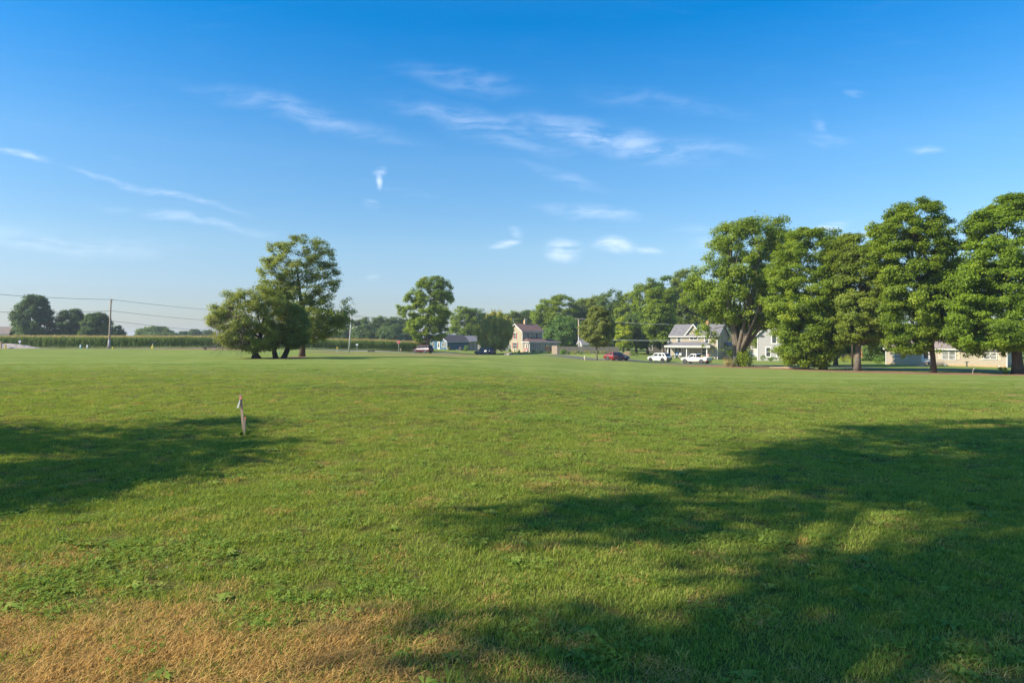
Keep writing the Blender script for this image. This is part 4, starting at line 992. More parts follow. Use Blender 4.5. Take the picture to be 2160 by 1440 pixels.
# ------------------------------------------------------------------ vehicles
TYRE = mat('tyre_rubber', (.018, .018, .018), .85); RIM = mat('alloy_rim', (.42, .42, .43), .35, metal=.8); RIMD = mat('dark_rim', (.08, .08, .085), .4, metal=.6)
BLACKP = mat('black_plastic', (.022, .022, .024), .55); CARGL = glass('car_glass', (.02, .03, .036)); CARGL.node_tree.nodes['Principled BSDF'].inputs['Specular IOR Level'].default_value = .15
LAMP = mat('headlamp_lens', (.62, .64, .66), .12, spec=.8); TAIL = mat('tail_lamp_lens', (.45, .015, .012), .2, spec=.7); PLATE = mat('number_plate', (.55, .57, .60), .5)
def paint(name, c): return mat(name, c, .32, .04, 2, coat=.3, spec=.4)
def car(label, cat, name, loc, rz, paint_m, L, W, stations, belt, cab, roof_z, wheel_x, wr, rim=RIM, tumble=.78, group=None, bed=None, mid_pillars=(.48,)):
    """stations: (x, z bottom, z top, half width); cab: base front x, roof front x, roof rear x, base rear x; +x is the nose"""
    c = thing(name, loc, label, cat, rz, group); b = MB(); n = 0
    prof = []
    for x, zb, zt, hw in stations:
        h = zt - zb
        prof.append([(x, -hw * .90, zb), (x, -hw, zb + h * .38), (x, -hw * .985, zb + h * .72), (x, -hw * .90, zt - .015), (x, -hw * .6, zt), (x, hw * .6, zt), (x, hw * .90, zt - .015), (x, hw * .985, zb + h * .72), (x, hw, zb + h * .38), (x, hw * .90, zb)])
    for p in prof: b.v += p
    k = 10
    for i in range(len(prof) - 1):
        for j in range(k):
            a, d = i * k + j, i * k + (j + 1) % k; b.f.append((a, d, d + k, a + k))
    b.f.append(tuple(range(k))); b.f.append(tuple(reversed(range((len(prof) - 1) * k, len(prof) * k))))
    body = b.build('body', paint_m, c, smooth=False)
    bf, rf, rr, br = cab; hb = W / 2 * .90; ht = W / 2 * tumble; g = MB()
    lo = [(bf, -hb, belt), (bf, hb, belt), (br, hb, belt), (br, -hb, belt)]; hi = [(rf, -ht, roof_z), (rf, ht, roof_z), (rr, ht, roof_z), (rr, -ht, roof_z)]
    mid = [(rf + .12 * (1 if rf > rr else -1), -ht * .99, roof_z - .05), (rf + .12, ht * .99, roof_z - .05), (rr - .12, ht * .99, roof_z - .05), (rr - .12, -ht * .99, roof_z - .05)]
    g.v = lo + mid + [(x * .96 + (rf + rr) / 2 * .04, y * .86, z + .012) for x, y, z in hi]
    g.f = [(0, 1, 5, 4), (1, 2, 6, 5), (2, 3, 7, 6), (3, 0, 4, 7), (4, 5, 9, 8), (5, 6, 10, 9), (6, 7, 11, 10), (7, 4, 8, 11), (8, 9, 10, 11)]
    g.build('cabin', paint_m, c)
    def panel(pa, pb, pc, pd, ins, nm, m):    # a pane set just proud of the quad
        q = [Vector(p) for p in (pa, pb, pc, pd)]; ctr = sum(q, Vector()) / 4
        nn = (q[1] - q[0]).cross(q[3] - q[0]).normalized()
        if nn.dot(ctr - Vector(((bf + br) / 2, 0, belt + .2))) < 0: nn = -nn
        q = [p + (ctr - p).normalized() * ins for p in q]
        return MB().prism([p + nn * .004 for p in q], nn * .012).build(nm, m, c)
    M = [Vector(p) for p in mid]; Lw = [Vector(p) for p in lo]
    panel(Lw[0], Lw[1], M[1], M[0], .09, 'windscreen', CARGL); panel(Lw[2], Lw[3], M[3], M[2], .10, 'rear_window', CARGL)
    cuts = [.03] + list(mid_pillars) + [.97]
    for s, (A, B, C, D) in ((-1, (Lw[0], Lw[3], M[3], M[0])), (1, (Lw[1], Lw[2], M[2], M[1]))):
        for u, v in zip(cuts[:-1], cuts[1:]):
            u2, v2 = u + .02, v - .02
            panel(A.lerp(B, u2) * .93 + D.lerp(C, u2) * .07, A.lerp(B, v2) * .93 + D.lerp(C, v2) * .07, A.lerp(B, v2) * .1 + D.lerp(C, v2) * .9, A.lerp(B, u2) * .1 + D.lerp(C, u2) * .9, .035, 'side_window', CARGL)
        MB().ob(A + Vector((-.12, 0, .0)) + Vector((0, s * .02, 0)), (-.1, 0, .02), (0, s * .2, .02), (0, 0, .13)).build('wing_mirror', paint_m, c)
    hw = W / 2
    for x in wheel_x:
        for s in (-1, 1):
            MB().prism([(x + math.cos(a) * (wr + .075), s * (hw - .10), wr + math.sin(a) * (wr + .075)) for a in np.linspace(0, 2 * math.pi, 18)[:-1]], (0, s * .108, 0)).build('wheel_arch', BLACKP, c)
            w = bpy.data.objects.new('wheel', None); COL.objects.link(w); w.parent = c; w.location = (x, s * (hw - .09), wr)
            t = MB().lathe((0, 0, 0), [(wr * .62, -.11), (wr * .93, -.11), (wr, -.07), (wr, .07), (wr * .93, .11), (wr * .62, .11), (wr * .60, 0), (wr * .62, -.11)], 20, cap=False).build('tyre', TYRE, w, smooth=False); t.rotation_euler = (R(90), 0, 0)
            r = MB().lathe((0, 0, 0), [(wr * .64, -.10), (wr * .64, .10), (wr * .55, .105), (wr * .50, .08), (wr * .15, .085), (wr * .12, .11), (.01, .11)], 16).build('rim', rim, w); r.rotation_euler = (R(-90 * s), 0, 0)
    x0, x1 = stations[0][0], stations[-1][0]    # tail, nose
    zt, zn = stations[0], stations[-1]
    for s in (-1, 1):
        MB().ob((x1 - .16, s * zn[3] * .58, zn[2] - .20), (.175, 0, 0), (0, s * zn[3] * .40, 0), (0, 0, .15)).build('headlight', LAMP, c)
        MB().ob((x0 - .02, s * zt[3] * .62, zt[2] - .32), (.2, 0, 0), (0, s * zt[3] * .385, 0), (0, 0, .27)).build('taillight', TAIL, c)
    MB().ob((x1 - .1, -zn[3] * .96, zn[1] - .02), (.16, 0, 0), (0, zn[3] * 1.92, 0), (0, 0, .2)).build('front_bumper', BLACKP if not bed else RIM, c)
    MB().ob((x0 - .08, -zt[3] * .96, zt[1] + .02), (.16, 0, 0), (0, zt[3] * 1.92, 0), (0, 0, .2)).build('rear_bumper', BLACKP if not bed else RIM, c)
    MB().ob((x1 + .0, -zn[3] * .5, zn[2] - .33), (.03, 0, 0), (0, zn[3], 0), (0, 0, .16)).build('grille', BLACKP, c)
    MB().ob((x0 - .03, -.17, zt[2] - .42 if not bed else zt[1] + .26), (.03, 0, 0), (0, .34, 0), (0, 0, .17)).build('number_plate', PLATE, c)
    MB().box(stations[1][0], stations[-2][0], -hw * .82, hw * .82, .2, .34).build('underbody', BLACKP, c)
    for x in (belt_x for belt_x in ((bf + br) / 2 + .12, (bf + br) / 2 - .8)):
        for s in (-1, 1): MB().ob((x, s * hw * .985, belt - .14), (.16, 0, 0), (0, s * .022, 0), (0, 0, .035)).build('door_handle', paint_m, c)
    if bed:
        bx0, bx1, zf, zt_ = bed
        for s in (-1, 1): MB().box(bx0, bx1, s * hw * .97 - (.07 if s > 0 else 0), s * hw * .97 + (.07 if s < 0 else 0), zf - .05, zt_).build('bed_wall', paint_m, c)
        MB().box(bx0 - .06, bx0, -hw * .97, hw * .97, zf - .05, zt_ - .01).build('tailgate', paint_m, c); MB().box(bx1, bx1 + .05, -hw * .96, hw * .96, zf - .05, zt_ - .012).build('bed_bulkhead', paint_m, c)
    return c
def heading(x, y): return math.atan2(y, x)
ROADDIR = heading(-.66, .75)
car('white compact crossover parked on the road, left of the white pickup', 'car', 'parked_car', G(1391, 126) + Vector((0, 0, .03)), ROADDIR, paint('white_paint', (.66, .66, .65)), 4.4, 1.84,
    [(-2.2, .42, .90, .80), (-2.05, .30, 1.02, .90), (-1.2, .24, 1.02, .92), (0, .22, 1.00, .92), (1.0, .24, .98, .92), (1.85, .28, .92, .88), (2.15, .36, .80, .74)], 1.0, (1.15, .45, -1.45, -2.05), 1.60, (1.35, -1.32), .36, rim=RIMD, group='cars parked along the road', mid_pillars=(.42, .74))
car('white pickup truck with an open bed in front of the farmhouse', 'pickup', 'pickup_truck', G(1469, 118) + Vector((0, 0, .03)), ROADDIR, MATS['white_paint'], 5.2, 1.85,
    [(-2.55, .52, .78, .86), (-2.5, .45, .80, .90), (-1.2, .38, .80, .92), (-.35, .36, 1.06, .92), (.9, .36, 1.06, .92), (1.2, .38, 1.04, .92), (2.3, .42, .98, .90), (2.6, .5, .90, .84)], 1.05, (1.05, .55, -.30, -.42), 1.66, (1.75, -1.55), .37, bed=(-2.5, -.42, .76, 1.10), mid_pillars=(.62,))
car('red sedan with a dark bonnet parked at the lawn edge right of the street tree', 'car', 'parked_car', G(1301, 120) + Vector((0, 0, .02)), heading(.70, -.72), paint('red_paint', (.20, .008, .012)), 4.6, 1.8,
    [(-2.3, .40, .86, .78), (-2.1, .28, .98, .86), (-1.3, .22, .98, .89), (0, .20, .95, .9), (1.0, .22, .93, .9), (1.8, .26, .85, .86), (2.25, .34, .70, .72)], .94, (1.15, .25, -1.15, -1.95), 1.43, (1.38, -1.36), .33, group='cars parked along the road', mid_pillars=(.47, .78))
car('dark blue wagon half sunk behind the lawn crest in front of the willow', 'car', 'parked_car', G(1021.5, 160) + Vector((0, 0, .02)), heading(-.86, .5), paint('navy_paint', (.035, .055, .095)), 4.7, 1.85,
    [(-2.35, .42, .98, .82), (-2.2, .30, 1.06, .90), (-1.2, .24, 1.05, .92), (0, .22, 1.02, .92), (1.0, .24, .99, .92), (1.9, .28, .90, .88), (2.3, .36, .76, .74)], 1.02, (1.25, .5, -1.75, -2.2), 1.66, (1.42, -1.4), .36, group='cars parked along the road', mid_pillars=(.40, .70))
car('maroon minivan parked beside the trunk of the single maple', 'minivan', 'parked_car', G(892, 150) + Vector((0, 0, .03)), heading(-.85, .52), paint('maroon_paint', (.075, .012, .022)), 4.7, 1.9,
    [(-2.3, .44, .98, .84), (-2.2, .32, 1.05, .92), (-1.2, .26, 1.05, .94), (0, .24, 1.02, .94), (1.1, .26, .98, .93), (1.9, .30, .86, .88), (2.25, .38, .74, .76)], 1.02, (1.5, .65, -1.9, -2.2), 1.74, (1.42, -1.4), .34, group='cars parked along the road', mid_pillars=(.36, .66))

# ------------------------------------------------------------------ poles, wires, lamps, signs
POLE = mat('pole_wood', (.30, .235, .175), .9, .2, 4, stretch=(5, 5, .5)); POLEG = mat('pole_sleeve', (.36, .35, .36), .8, .1, 3); STEEL = mat('galvanised_steel', (.50, .50, .49), .45, .08, 3, metal=.5); CER = mat('ceramic', (.35, .32, .3), .3)
b0 = G(229.5, 120); top = P(234, 631, 120)
u = thing('utility_pole', b0, 'leaning wooden utility pole standing before the corn at the left', 'utility pole')
rel = lambda p: p - b0
MB().tube([(0, 0, -.2), rel(P(231, 712, 120)), rel(top)], [.19, .165, .12], 10).build('pole', POLE, u, smooth=True)
MB().tube([(0, 0, -.1), rel(P(230.6, 717, 120))], [.205, .19], 10).build('sleeve', POLEG, u, smooth=True)
MB().ob(rel(P(233, 633.5, 120)) - Vector((0, .07, 0)), (.62, 0, .06), (0, .12, 0), (0, 0, .12)).build('crossarm', POLE, u)
for i, (px, py) in enumerate(((234, 631), (239, 632), (236, 637))): MB().lathe(rel(P(px, py, 120)), [(.04, -.12), (.07, -.08), (.04, -.02), (.07, .03), (.04, .09)], 8).build('insulator', CER, u)
def wire(a, b, sag, label, r=.028, group=None, m=None):
    a, b = Vector(a), Vector(b); n = 16
    pts = [a.lerp(b, i / n) - Vector((0, 0, 4 * sag * (i / n) * (1 - i / n))) for i in range(n + 1)]
    o = MB().tube(pts, r, 5).build('power_line', m or mat('wire_black', (.03, .03, .035), .6))
    tag(o, label, 'wire', group)
p2 = P(530, 658, 180)
far = G(530, 180)
u2 = thing('utility_pole', far, 'wooden utility pole carrying the wires on, hidden behind the lawn clump', 'utility pole')
MB().tube([(0, 0, -.2), p2 - far], [.18, .12], 8).build('pole', POLE, u2, smooth=True)
for k, (y0, y1, yl, lab) in enumerate(((631, 658, 547, 'top'), (655, 680, 620, 'middle'), (676, 703, 662, 'lowest'))):
    wire(P(235, y0 + .5, 120), P(530, y1, 180), .35, f'{lab} wire running right from the leaning utility pole to the lawn clump')
    if k < 2: wire(P(233, y0 + .5, 120), P(-648, yl, 60), .8, f'{lab} wire running left from the leaning utility pole out of view')
# street lamp
b0 = G(736, 136); s = thing('street_lamp', b0, 'slim pale street lamp pole with curved arm right of the lawn clump', 'street lamp')
tp = P(741, 668, 136) - b0
MB().tube([(0, 0, -.2), tp], [.16, .10], 10).build('pole', mat('pale_pole', (.46, .44, .42), .7, .12, 3), s, smooth=True)
k = 136 / F; a0 = P(739.5, 697, 136) - b0
MB().tube([a0, a0 + Vector((3 * k, 0, 5 * k)), a0 + Vector((7 * k, 0, 7 * k)), a0 + Vector((12 * k, 0, 7.5 * k))], .045, 7).build('arm', STEEL, s, smooth=True)
MB().lathe((0, 0, 0), [(.05, .08), (.16, .05), (.2, -.02), (.13, -.09), (.03, -.1)], 10).build('lamp_head', STEEL, s).location = a0 + Vector((13 * k, 0, 7.2 * k))
wire(P(741, 664, 136), P(880, 674, 205), .3, 'upper wire from the street lamp pole towards the single maple'); wire(P(741, 667, 136), P(880, 677, 205), .3, 'lower wire from the street lamp pole towards the single maple')
# crossarm pole and wires to the farmhouse
b0 = G(1221, 160); u = thing('utility_pole', b0, 'utility pole with a crossarm standing behind the privacy fence', 'utility pole')
tp = P(1220.5, 672, 160) - b0
MB().tube([(0, 0, -.2), tp], [.18, .13], 10).build('pole', mat('pale_pole_wood', (.40, .32, .25), .9, .2, 4, stretch=(5, 5, .5)), u, smooth=True)
MB().tube([(0, -.02, -.1), (tp.x * .4, -.02, tp.z * .46)], [.20, .17], 10).build('sleeve', POLEG, u, smooth=True)
MB().ob(tp + Vector((-.85, -.2, -.15)), (1.9, .1, 0), (0, .12, 0), (0, 0, .12)).build('crossarm', MATS['pale_pole_wood'], u)
for x in (-.75, -.3, .3, .95): MB().lathe(tp + Vector((x, -.14, -.03)), [(.04, 0), (.07, .05), (.04, .1), (.06, .15)], 8).build('insulator', CER, u)
LW = mat('wire_pale', (.32, .34, .33), .5)
wire(P(1224, 672, 160), P(1413, 684, 153), .25, 'upper pale wire from the crossarm pole to the farmhouse roof', .03, m=LW)
wire(P(1222, 713, 160), P(1414, 718, 152.5), .2, 'thick pale service wire from the crossarm pole to the farmhouse corner', .055, m=LW)
# dark pole by the maples
b0 = G(1798, 92); u = thing('utility_pole', b0, 'dark slim pole standing between two maple trunks across the road', 'pole')
MB().tube([(0, 0, -.2), (0, 0, 4.8)], [.13, .11], 10).build('pole', BARKD, u, smooth=True); MB().lathe((0, 0, 4.8), [(.14, 0), (.14, .05), (.05, .1)], 10).build('cap', POLEG, u)
# small signs and posts
def octagon(r, y, rot=R(22.5)): return [(math.cos(rot + i * math.pi / 4) * r, y, math.sin(rot + i * math.pi / 4) * r) for i in range(8)]
b0 = G(841, 152); s = thing('stop_sign', b0, 'red octagonal stop sign on a post where the roads meet', 'sign', R(-6))
MB().box(-.035, .035, -.03, .03, -.2, 2.55).build('post', STEEL, s)
MB().prism([(x, y, z + 2.15) for x, y, z in octagon(.41, -.034)], (0, -.012, 0)).build('white_border', WHITE, s)
MB().prism([(x, y, z + 2.15) for x, y, z in octagon(.375, -.048)], (0, -.008, 0)).build('sign_face', mat('sign_red', (.50, .012, .02), .45), s)
def text(body, parent, loc, size, m):
    c = bpy.data.curves.new('lettering', 'FONT'); c.body = body; c.size = size; c.align_x = 'CENTER'; c.align_y = 'CENTER'; c.extrude = .003
    o = bpy.data.objects.new('lettering_curve', c); COL.objects.link(o)
    dg = bpy.context.evaluated_depsgraph_get(); me = bpy.data.meshes.new_from_object(o.evaluated_get(dg))
    bpy.data.objects.remove(o); me.materials.clear(); me.materials.append(m)
    t = bpy.data.objects.new('lettering', me); COL.objects.link(t); t.parent = parent; t.location = loc; t.rotation_euler = (R(90), 0, 0); return t
text('STOP', s, (0, -.062, 2.15), .30, WHITE)
def plate_sign(px, d, h, w, ph, m, label, cat='sign', post=STEEL, name='road_sign', round_=False):
    s = thing(name, G(px, d), label, cat)
    MB().box(-.03, .03, -.03, .03, -.15, h).build('post', post, s)
    if round_: MB().prism([(math.cos(a) * w / 2, -.05, h - ph / 2 + math.sin(a) * ph / 2) for a in np.linspace(0, 2 * math.pi, 13)[:-1]], (0, .018, 0)).build('plate', m, s)
    else: MB().box(-w / 2, w / 2, -.05, -.032, h - ph, h).build('plate', m, s)
    return s
plate_sign(753, 134, 1.72, .44, .30, mat('sign_white', (.72, .74, .78), .5, .04), 'small white square sign on a thin post right of the street lamp')
plate_sign(42, 121, 1.45, .46, .46, mat('sign_lilac', (.58, .58, .72), .5, .04), 'pale round sign on a post before the corn at the far left', round_=True)
plate_sign(711, 124, .98, .22, .36, mat('marker_yellow', (.62, .42, .02), .5), 'yellow topped white marker post left of the street lamp', 'marker post', post=WHITE, name='marker_post')
for px, lab, m in ((170, 'pale blue marker post, left one of the two before the corn', mat('marker_blue', (.48, .66, .70), .5)), (184.5, 'whitish marker post, right one of the two before the corn', mat('marker_white', (.66, .68, .68), .5))):
    s = thing('marker_post', G(px, 112), lab, 'marker post', group='marker posts before the corn'); MB().tube([(0, 0, -.1), (0, 0, .62)], .11, 10).build('post', m, s, smooth=True); MB().lathe((0, 0, .62), [(.125, 0), (.125, .05), (.04, .09)], 10).build('cap', OFFW, s)
s = thing('marker_post', G(588.5, 75), 'small teal marker post glimpsed between the clump trunks', 'marker post'); MB().tube([(0, 0, -.1), (0, 0, .36)], .045, 8).build('post', mat('marker_teal', (.16, .45, .44), .5), s); MB().lathe((0, 0, .36), [(.055, 0), (.055, .03), (.02, .05)], 8).build('cap', WHITE, s)
s = thing('guy_guard', G(238.5, 117), 'short yellow guard at the foot of the leaning utility pole', 'cable guard'); MB().tube([(0, 0, -.1), (.02, 0, .32)], [.14, .12], 10).build('guard', mat('guard_yellow', (.68, .55, .02), .5), s); MB().tube([(.02, 0, .3), (.03, 0, .55)], .02, 6).build('rod', BLACKP, s)
s = thing('mailbox', G(322, 117), 'black roadside mailbox on a pale post with a yellow box', 'mailbox')
MB().box(-.05, .05, -.05, .05, -.1, .95).build('post', mat('post_pale', (.55, .52, .46), .8), s); MB().prism([(-.16, -.25, .92), (.18, -.25, .92), (.18, -.25, 1.08), (.12, -.25, 1.17), (-.1, -.25, 1.17), (-.16, -.25, 1.08)], (0, .5, 0)).build('box', mat('mailbox_black', (.02, .02, .03), .4), s)
MB().box(-.19, .09, -.12, -.052, .0, .5).build('paper_box', MATS['guard_yellow'], s)
# low rusty slab on the dirt, left of the clump
b0 = G(442, 100); s = thing('low_bench', b0, 'low dark slab bench on bare dirt left of the lawn clump', 'bench')
MB().ob((-.95, -.3, .30), (1.9, 0, .05), (0, .65, 0), (0, 0, .16)).build('slab', mat('dark_slab', (.045, .038, .042), .7), s)
for x in (-.75, .62): MB().box(x, x + .22, -.22, .25, -.1, .31).build('support', mat('rusty_block', (.26, .17, .14), .85), s)
MB().ob((.55, -.38, .02), (.5, 0, 0), (0, .1, 0), (.08, .15, .38)).build('brace', mat('rusty_block', (.26, .17, .14), .85), s)
# gravel bank and path at the far left
def mound(name, px, d, rx, ry, h, m, label, cat, kind=None, seed=1, n=18):
    rng = np.random.default_rng(seed); b = MB(); c = G(px, d); rings = 7; s = thing(name, c, label, cat)
    for i in range(rings + 1):
        t = i / rings
        for k in range(n):
            a = 2 * math.pi * k / n; r = (1 - t) * (1 + .15 * math.sin(3 * a + seed))
            x, y = rx * r * math.cos(a), ry * r * math.sin(a)
            z = float(zfun(c.x + x, c.y + y)) - c.z + h * math.sin(t * math.pi / 2) * (1 + rng.uniform(-.12, .12)) - (.08 if i == 0 else 0)
            b.v.append((x, y, z))
    for i in range(rings):
        for k in range(n):
            q = i * n; b.f.append((q + k, q + (k + 1) % n, q + n + (k + 1) % n, q + n + k))
    b.build('heap', m, s, smooth=False); return s
GRAV = mat('pale_gravel', (.30, .265, .25), .95, .5, 3, bump=.5); EARTH = mat('bare_earth', (.26, .17, .11), .95, .3, 5, bump=.5)
mound('gravel_bank', 8, 119, 6.2, 2.2, .8, GRAV, 'long low bank of pale gravel at the left edge before the corn', 'gravel bank', seed=2, n=30)
s = thing('marker_post', G(2, 117), 'tan stump of a post on the gravel bank at the left edge', 'post'); MB().tube([(0, 0, 0), (.05, 0, 1.25)], [.12, .14], 8).build('post', mat('tan_post', (.46, .33, .2), .8), s)
s = thing('guy_guard', G(12, 116.5), 'tiny yellow guard on the gravel bank at the left edge', 'marker'); MB().tube([(0, 0, -.1), (0, 0, .68)], .12, 8).build('guard', MATS['guard_yellow'], s)
mound('earth_pile', 1325, 152, 1.3, .9, .75, EARTH, 'brown earth pile on the lawn behind the red sedan', 'earth pile', seed=4)
# hydrants
def hydrant(px, d, m, cap, label):
    s = thing('fire_hydrant', G(px, d), label, 'fire hydrant')
    MB().lathe((0, 0, 0), [(.16, -.05), (.16, .05), (.10, .07), (.10, .5), (.15, .52), (.15, .56)], 12).build('barrel', m, s)
    MB().lathe((0, 0, .56), [(.14, 0), (.12, .09), (.06, .15), (.04, .2)], 12).build('bonnet', cap, s)
    for sg in (-1, 1): MB().tube([(0, 0, .4), (sg * .2, 0, .4)], .055, 8).build('outlet', cap, s)
    MB().tube([(0, 0, .33), (0, -.2, .33)], .07, 8).build('outlet', cap, s)
hydrant(1233.5, 126, mat('hydrant_cream', (.62, .50, .26), .5), WHITE, 'cream and white fire hydrant on the grass left of the young street tree')
hydrant(877.5, 153, mat('hydrant_red', (.50, .12, .07), .5), mat('hydrant_red2', (.50, .12, .07), .5), 'reddish hydrant peeping out left of the maroon minivan')
s = thing('parcel_box', G(845, 151.5), 'tan box on a stand at the foot of the stop sign', 'box'); MB().box(-.03, .03, -.03, .03, -.1, .6).build('stand', STEEL, s); MB().ob((-.14, -.12, .35), (.26, 0, 0), (0, .2, 0), (.05, 0, .4)).build('box', mat('tan_box', (.50, .36, .24), .8), s)
s = thing('culvert', G(779, 140), 'dark low culvert end by the road right of the street lamp', 'culvert'); MB().box(-.3, 1.0, -.2, .4, -.2, .3).build('headwall', mat('dark_concrete', (.10, .095, .085), .9), s); MB().tube([(-.1, -.21, .05), (-.1, .3, .05)], .18, 10).build('pipe', BLACKP, s)

# ------------------------------------------------------------------ yard things
def leafy(name, px, d, w, h, label, m, seed, n=500, size=.13, cat='shrub', group=None, depth=1.0, loc=None):
    rng = np.random.default_rng(seed); b = loc or G(px, d); s = thing(name, b, label, cat, group=group)
    nc = max(6, int(w * h * 6)); o = rng.uniform(-1, 1, (nc, 3)); o[:, 2] = np.abs(o[:, 2]); ln = np.linalg.norm(o, axis=1)[:, None]; o = o / np.maximum(ln, 1)
    C = o * np.array([w / 2, w / 2 * depth, h * .85]) + np.array([0, 0, h * .12]); CR = np.full((nc, 3), min(w, h) * .24)
    crown_mesh(s, C, CR, np.array([0, 0, h * .3]), n, size, m, rng, name='foliage')
    mb = MB()
    for k in range(5):
        c = Vector(C[int(rng.integers(0, nc))]); mb.tube([(c.x * .15, c.y * .15, -.05), c * .6, c], [.025, .018, .008], 4, cap=False)
    mb.build('stem', BARKD, s); return s
SHR = foliage('shrub_leaf', (.030, .065, .012), (.085, .14, .022), (.13, .17, .03)); SHRY = foliage('golden_shrub_leaf', (.11, .14, .012), (.20, .20, .018), (.26, .22, .02)); SHRR = foliage('bronze_shrub_leaf', (.05, .032, .022), (.11, .075, .04))
leafy('shrub', 1188, 149, 1.5, 1.35, 'bright green round shrub at the left end of the weathered fence', SHR, 301, 900)
for i, px in enumerate((1200, 1212, 1226, 1240, 1256, 1270, 1283)):
    leafy('shrub', px, 149, 1.5, .75, ['yellow green', 'low golden', 'yellowish', 'golden', 'low yellow green', 'small golden', 'last low golden'][i] + ' shrub at the foot of the weathered fence, ' + ['next to the round green one', 'left of the hydrant', 'just behind the hydrant', 'right of the hydrant', 'behind the street tree trunk', 'right of the street tree trunk', 'at its right end'][i], SHRY if i % 2 else SHR, 310 + i, 420, .11, group='shrubs along the weathered fence')
leafy('shrub', 1157, 165, 1.7, 2.2, 'bronze dark shrub at the corner of the two storey house', SHRR, 330, 900)
leafy('shrub', 1126, 171, 1.2, .7, 'low green shrub under the four porch windows of the two storey house', SHR, 331, 350); leafy('shrub', 1140, 170.5, .9, .6, 'small dark shrub right of the porch windows of the two storey house', SHR, 332, 260)
leafy('shrub', 1093, 171, .9, .9, 'dark shrub under the lower gable window of the two storey house', SHR, 333, 350); leafy('shrub', 1075, 172, .9, .9, 'dark green shrub left of the tan garden figure', SHR, 334, 350)
leafy('shrub', 947, 176, 1.0, .7, 'small pale shrub at the corner of the blue house', SHRY, 335, 260)
leafy('shrub', 984, 176.5, 1.3, 1.7, 'climbing green shrub on the shaded wall of the blue house', SHR, 336, 600)
leafy('shrub', 1423, 149.5, 1.4, .75, 'flowering low plants at the left porch post of the farmhouse', SHR, 337, 380); leafy('shrub', 1436, 148, 1.4, .6, 'low leafy plants before the farmhouse porch door', SHR, 338, 330)
leafy('shrub', 1501, 143, .7, 1.2, 'tall potted plant at the right porch post of the farmhouse', SHR, 339, 260)
leafy('shrub', 1332, 151, 1.6, 1.0, 'green weeds growing on the earth pile', SHR, 340, 420); leafy('shrub', 1342, 150, 1.3, .5, 'low weeds right of the earth pile', SHR, 345, 260)
leafy('shrub', 1784, 120, 1.8, 1.5, 'yellow green bush before the orange brick house', SHRY, 341, 520); leafy('shrub', 1610, 137, 1.1, 1.2, 'dark little shrub at the left corner of the grey house', SHR, 342, 330); leafy('shrub', 1628, 136, 2.2, .9, 'wide low shrub before the grey house', SHR, 343, 520)
leafy('sprout_shrub', 1567, 94.3, 2.3, 2.2, 'leafy sprouts round the foot of the pale stemmed tree', GREEN, 344, 1500, .2); leafy('weed_patch', 1536, 94.2, 1.5, 1.4, 'dry brownish weeds left of the flared tree base', foliage('dry_weed_leaf', (.10, .085, .04), (.17, .15, .07)), 346, 700, .12, cat='weeds')
leafy('weed_patch', 2118, 65.4, 1.0, .9, 'green weeds at the foot of the huge maple', SHR, 347, 360, .1, cat='weeds')
leafy('shrub', 1852, 112, 1.6, 1.8, 'dark bush beside the left end of the ranch house', SHR, 348, 500)
# porch furniture and ornaments
def chair(loc, rz, m, label, group=None):
    s = thing('porch_chair', loc, label, 'chair', rz, group)
    MB().ob((-.26, -.26, .38), (.52, 0, 0), (0, .52, -.05), (0, 0, .05)).build('seat', m, s)
    MB().ob((-.26, .24, .36), (.52, 0, 0), (0, .18, .62), (0, .045, -.01)).build('backrest', m, s)
    for x in (-.25, .2):
        for y in (-.22, .22): MB().box(x, x + .05, y, y + .05, 0, .40).build('leg', m, s)
        MB().box(x, x + .06, -.3, .3, .58, .62).build('armrest', m, s)
    return s
def on(h, x, y, z): return h.matrix_basis @ Vector((x, y, z))
bpy.context.view_layer.update()
chair(on(H2, 1.7, -1.1, .28), R(-37), mat('blue_chair', (.16, .28, .50), .5), 'light blue chair on the farmhouse porch, in front of the double window')
chair(on(H2, 2.6, -1.2, .28), R(-30), mat('white_chair', (.70, .70, .68), .5), 'white chair on the farmhouse porch left of the door')
chair(on(H2, 6.1, -1.0, .28), R(-45), mat('brown_chair', (.22, .12, .07), .6), 'brown chair on the farmhouse porch right of the middle post')
chair(on(H1, -.8, -2.55, .08), R(-60), mat('red_chair', (.50, .03, .04), .5), 'red chair by the white door of the two storey house')
s = thing('planter', on(H2, 8.2, -2.7, 0) * 1.0, 'orange planter with yellow flowers right of the white pickup', 'planter'); s.location.z = float(zfun(s.location.x, s.location.y)); MB().lathe((0, 0, -.02), [(.2, 0), (.3, .4), (.33, .42), (.28, .44)], 12).build('pot', mat('orange_pot', (.55, .26, .04), .7), s); MB().lathe((0, 0, .42), [(.26, 0), (.3, .12), (.18, .28), (.05, .32)], 9).build('flowers', mat('yellow_flowers', (.55, .40, .05), .8, .4, 30), s)
s = thing('planter', on(H2, 9.6, -2.6, 0) * 1.0, 'pink and pale barrel planter before the right corner of the farmhouse', 'planter'); s.location.z = float(zfun(s.location.x, s.location.y)); MB().lathe((0, 0, -.02), [(.3, 0), (.36, .35), (.3, .7)], 12).build('barrel', mat('pale_barrel', (.52, .38, .32), .7), s); MB().lathe((0, 0, .7), [(.3, 0), (.36, .15), (.2, .35), (.05, .4)], 9).build('flowers', mat('pink_flowers', (.60, .28, .28), .8, .35, 30), s)
s = thing('garden_figure', G(1084.5, 172), 'tan garden figure standing under the gable of the two storey house', 'statue'); MB().lathe((0, 0, -.05), [(.22, 0), (.2, .3), (.14, .7), (.16, .85), (.07, .92), (.12, 1.0), (.11, 1.15), (.03, 1.22)], 10).build('figure', mat('tan_stone', (.50, .42, .26), .8), s)
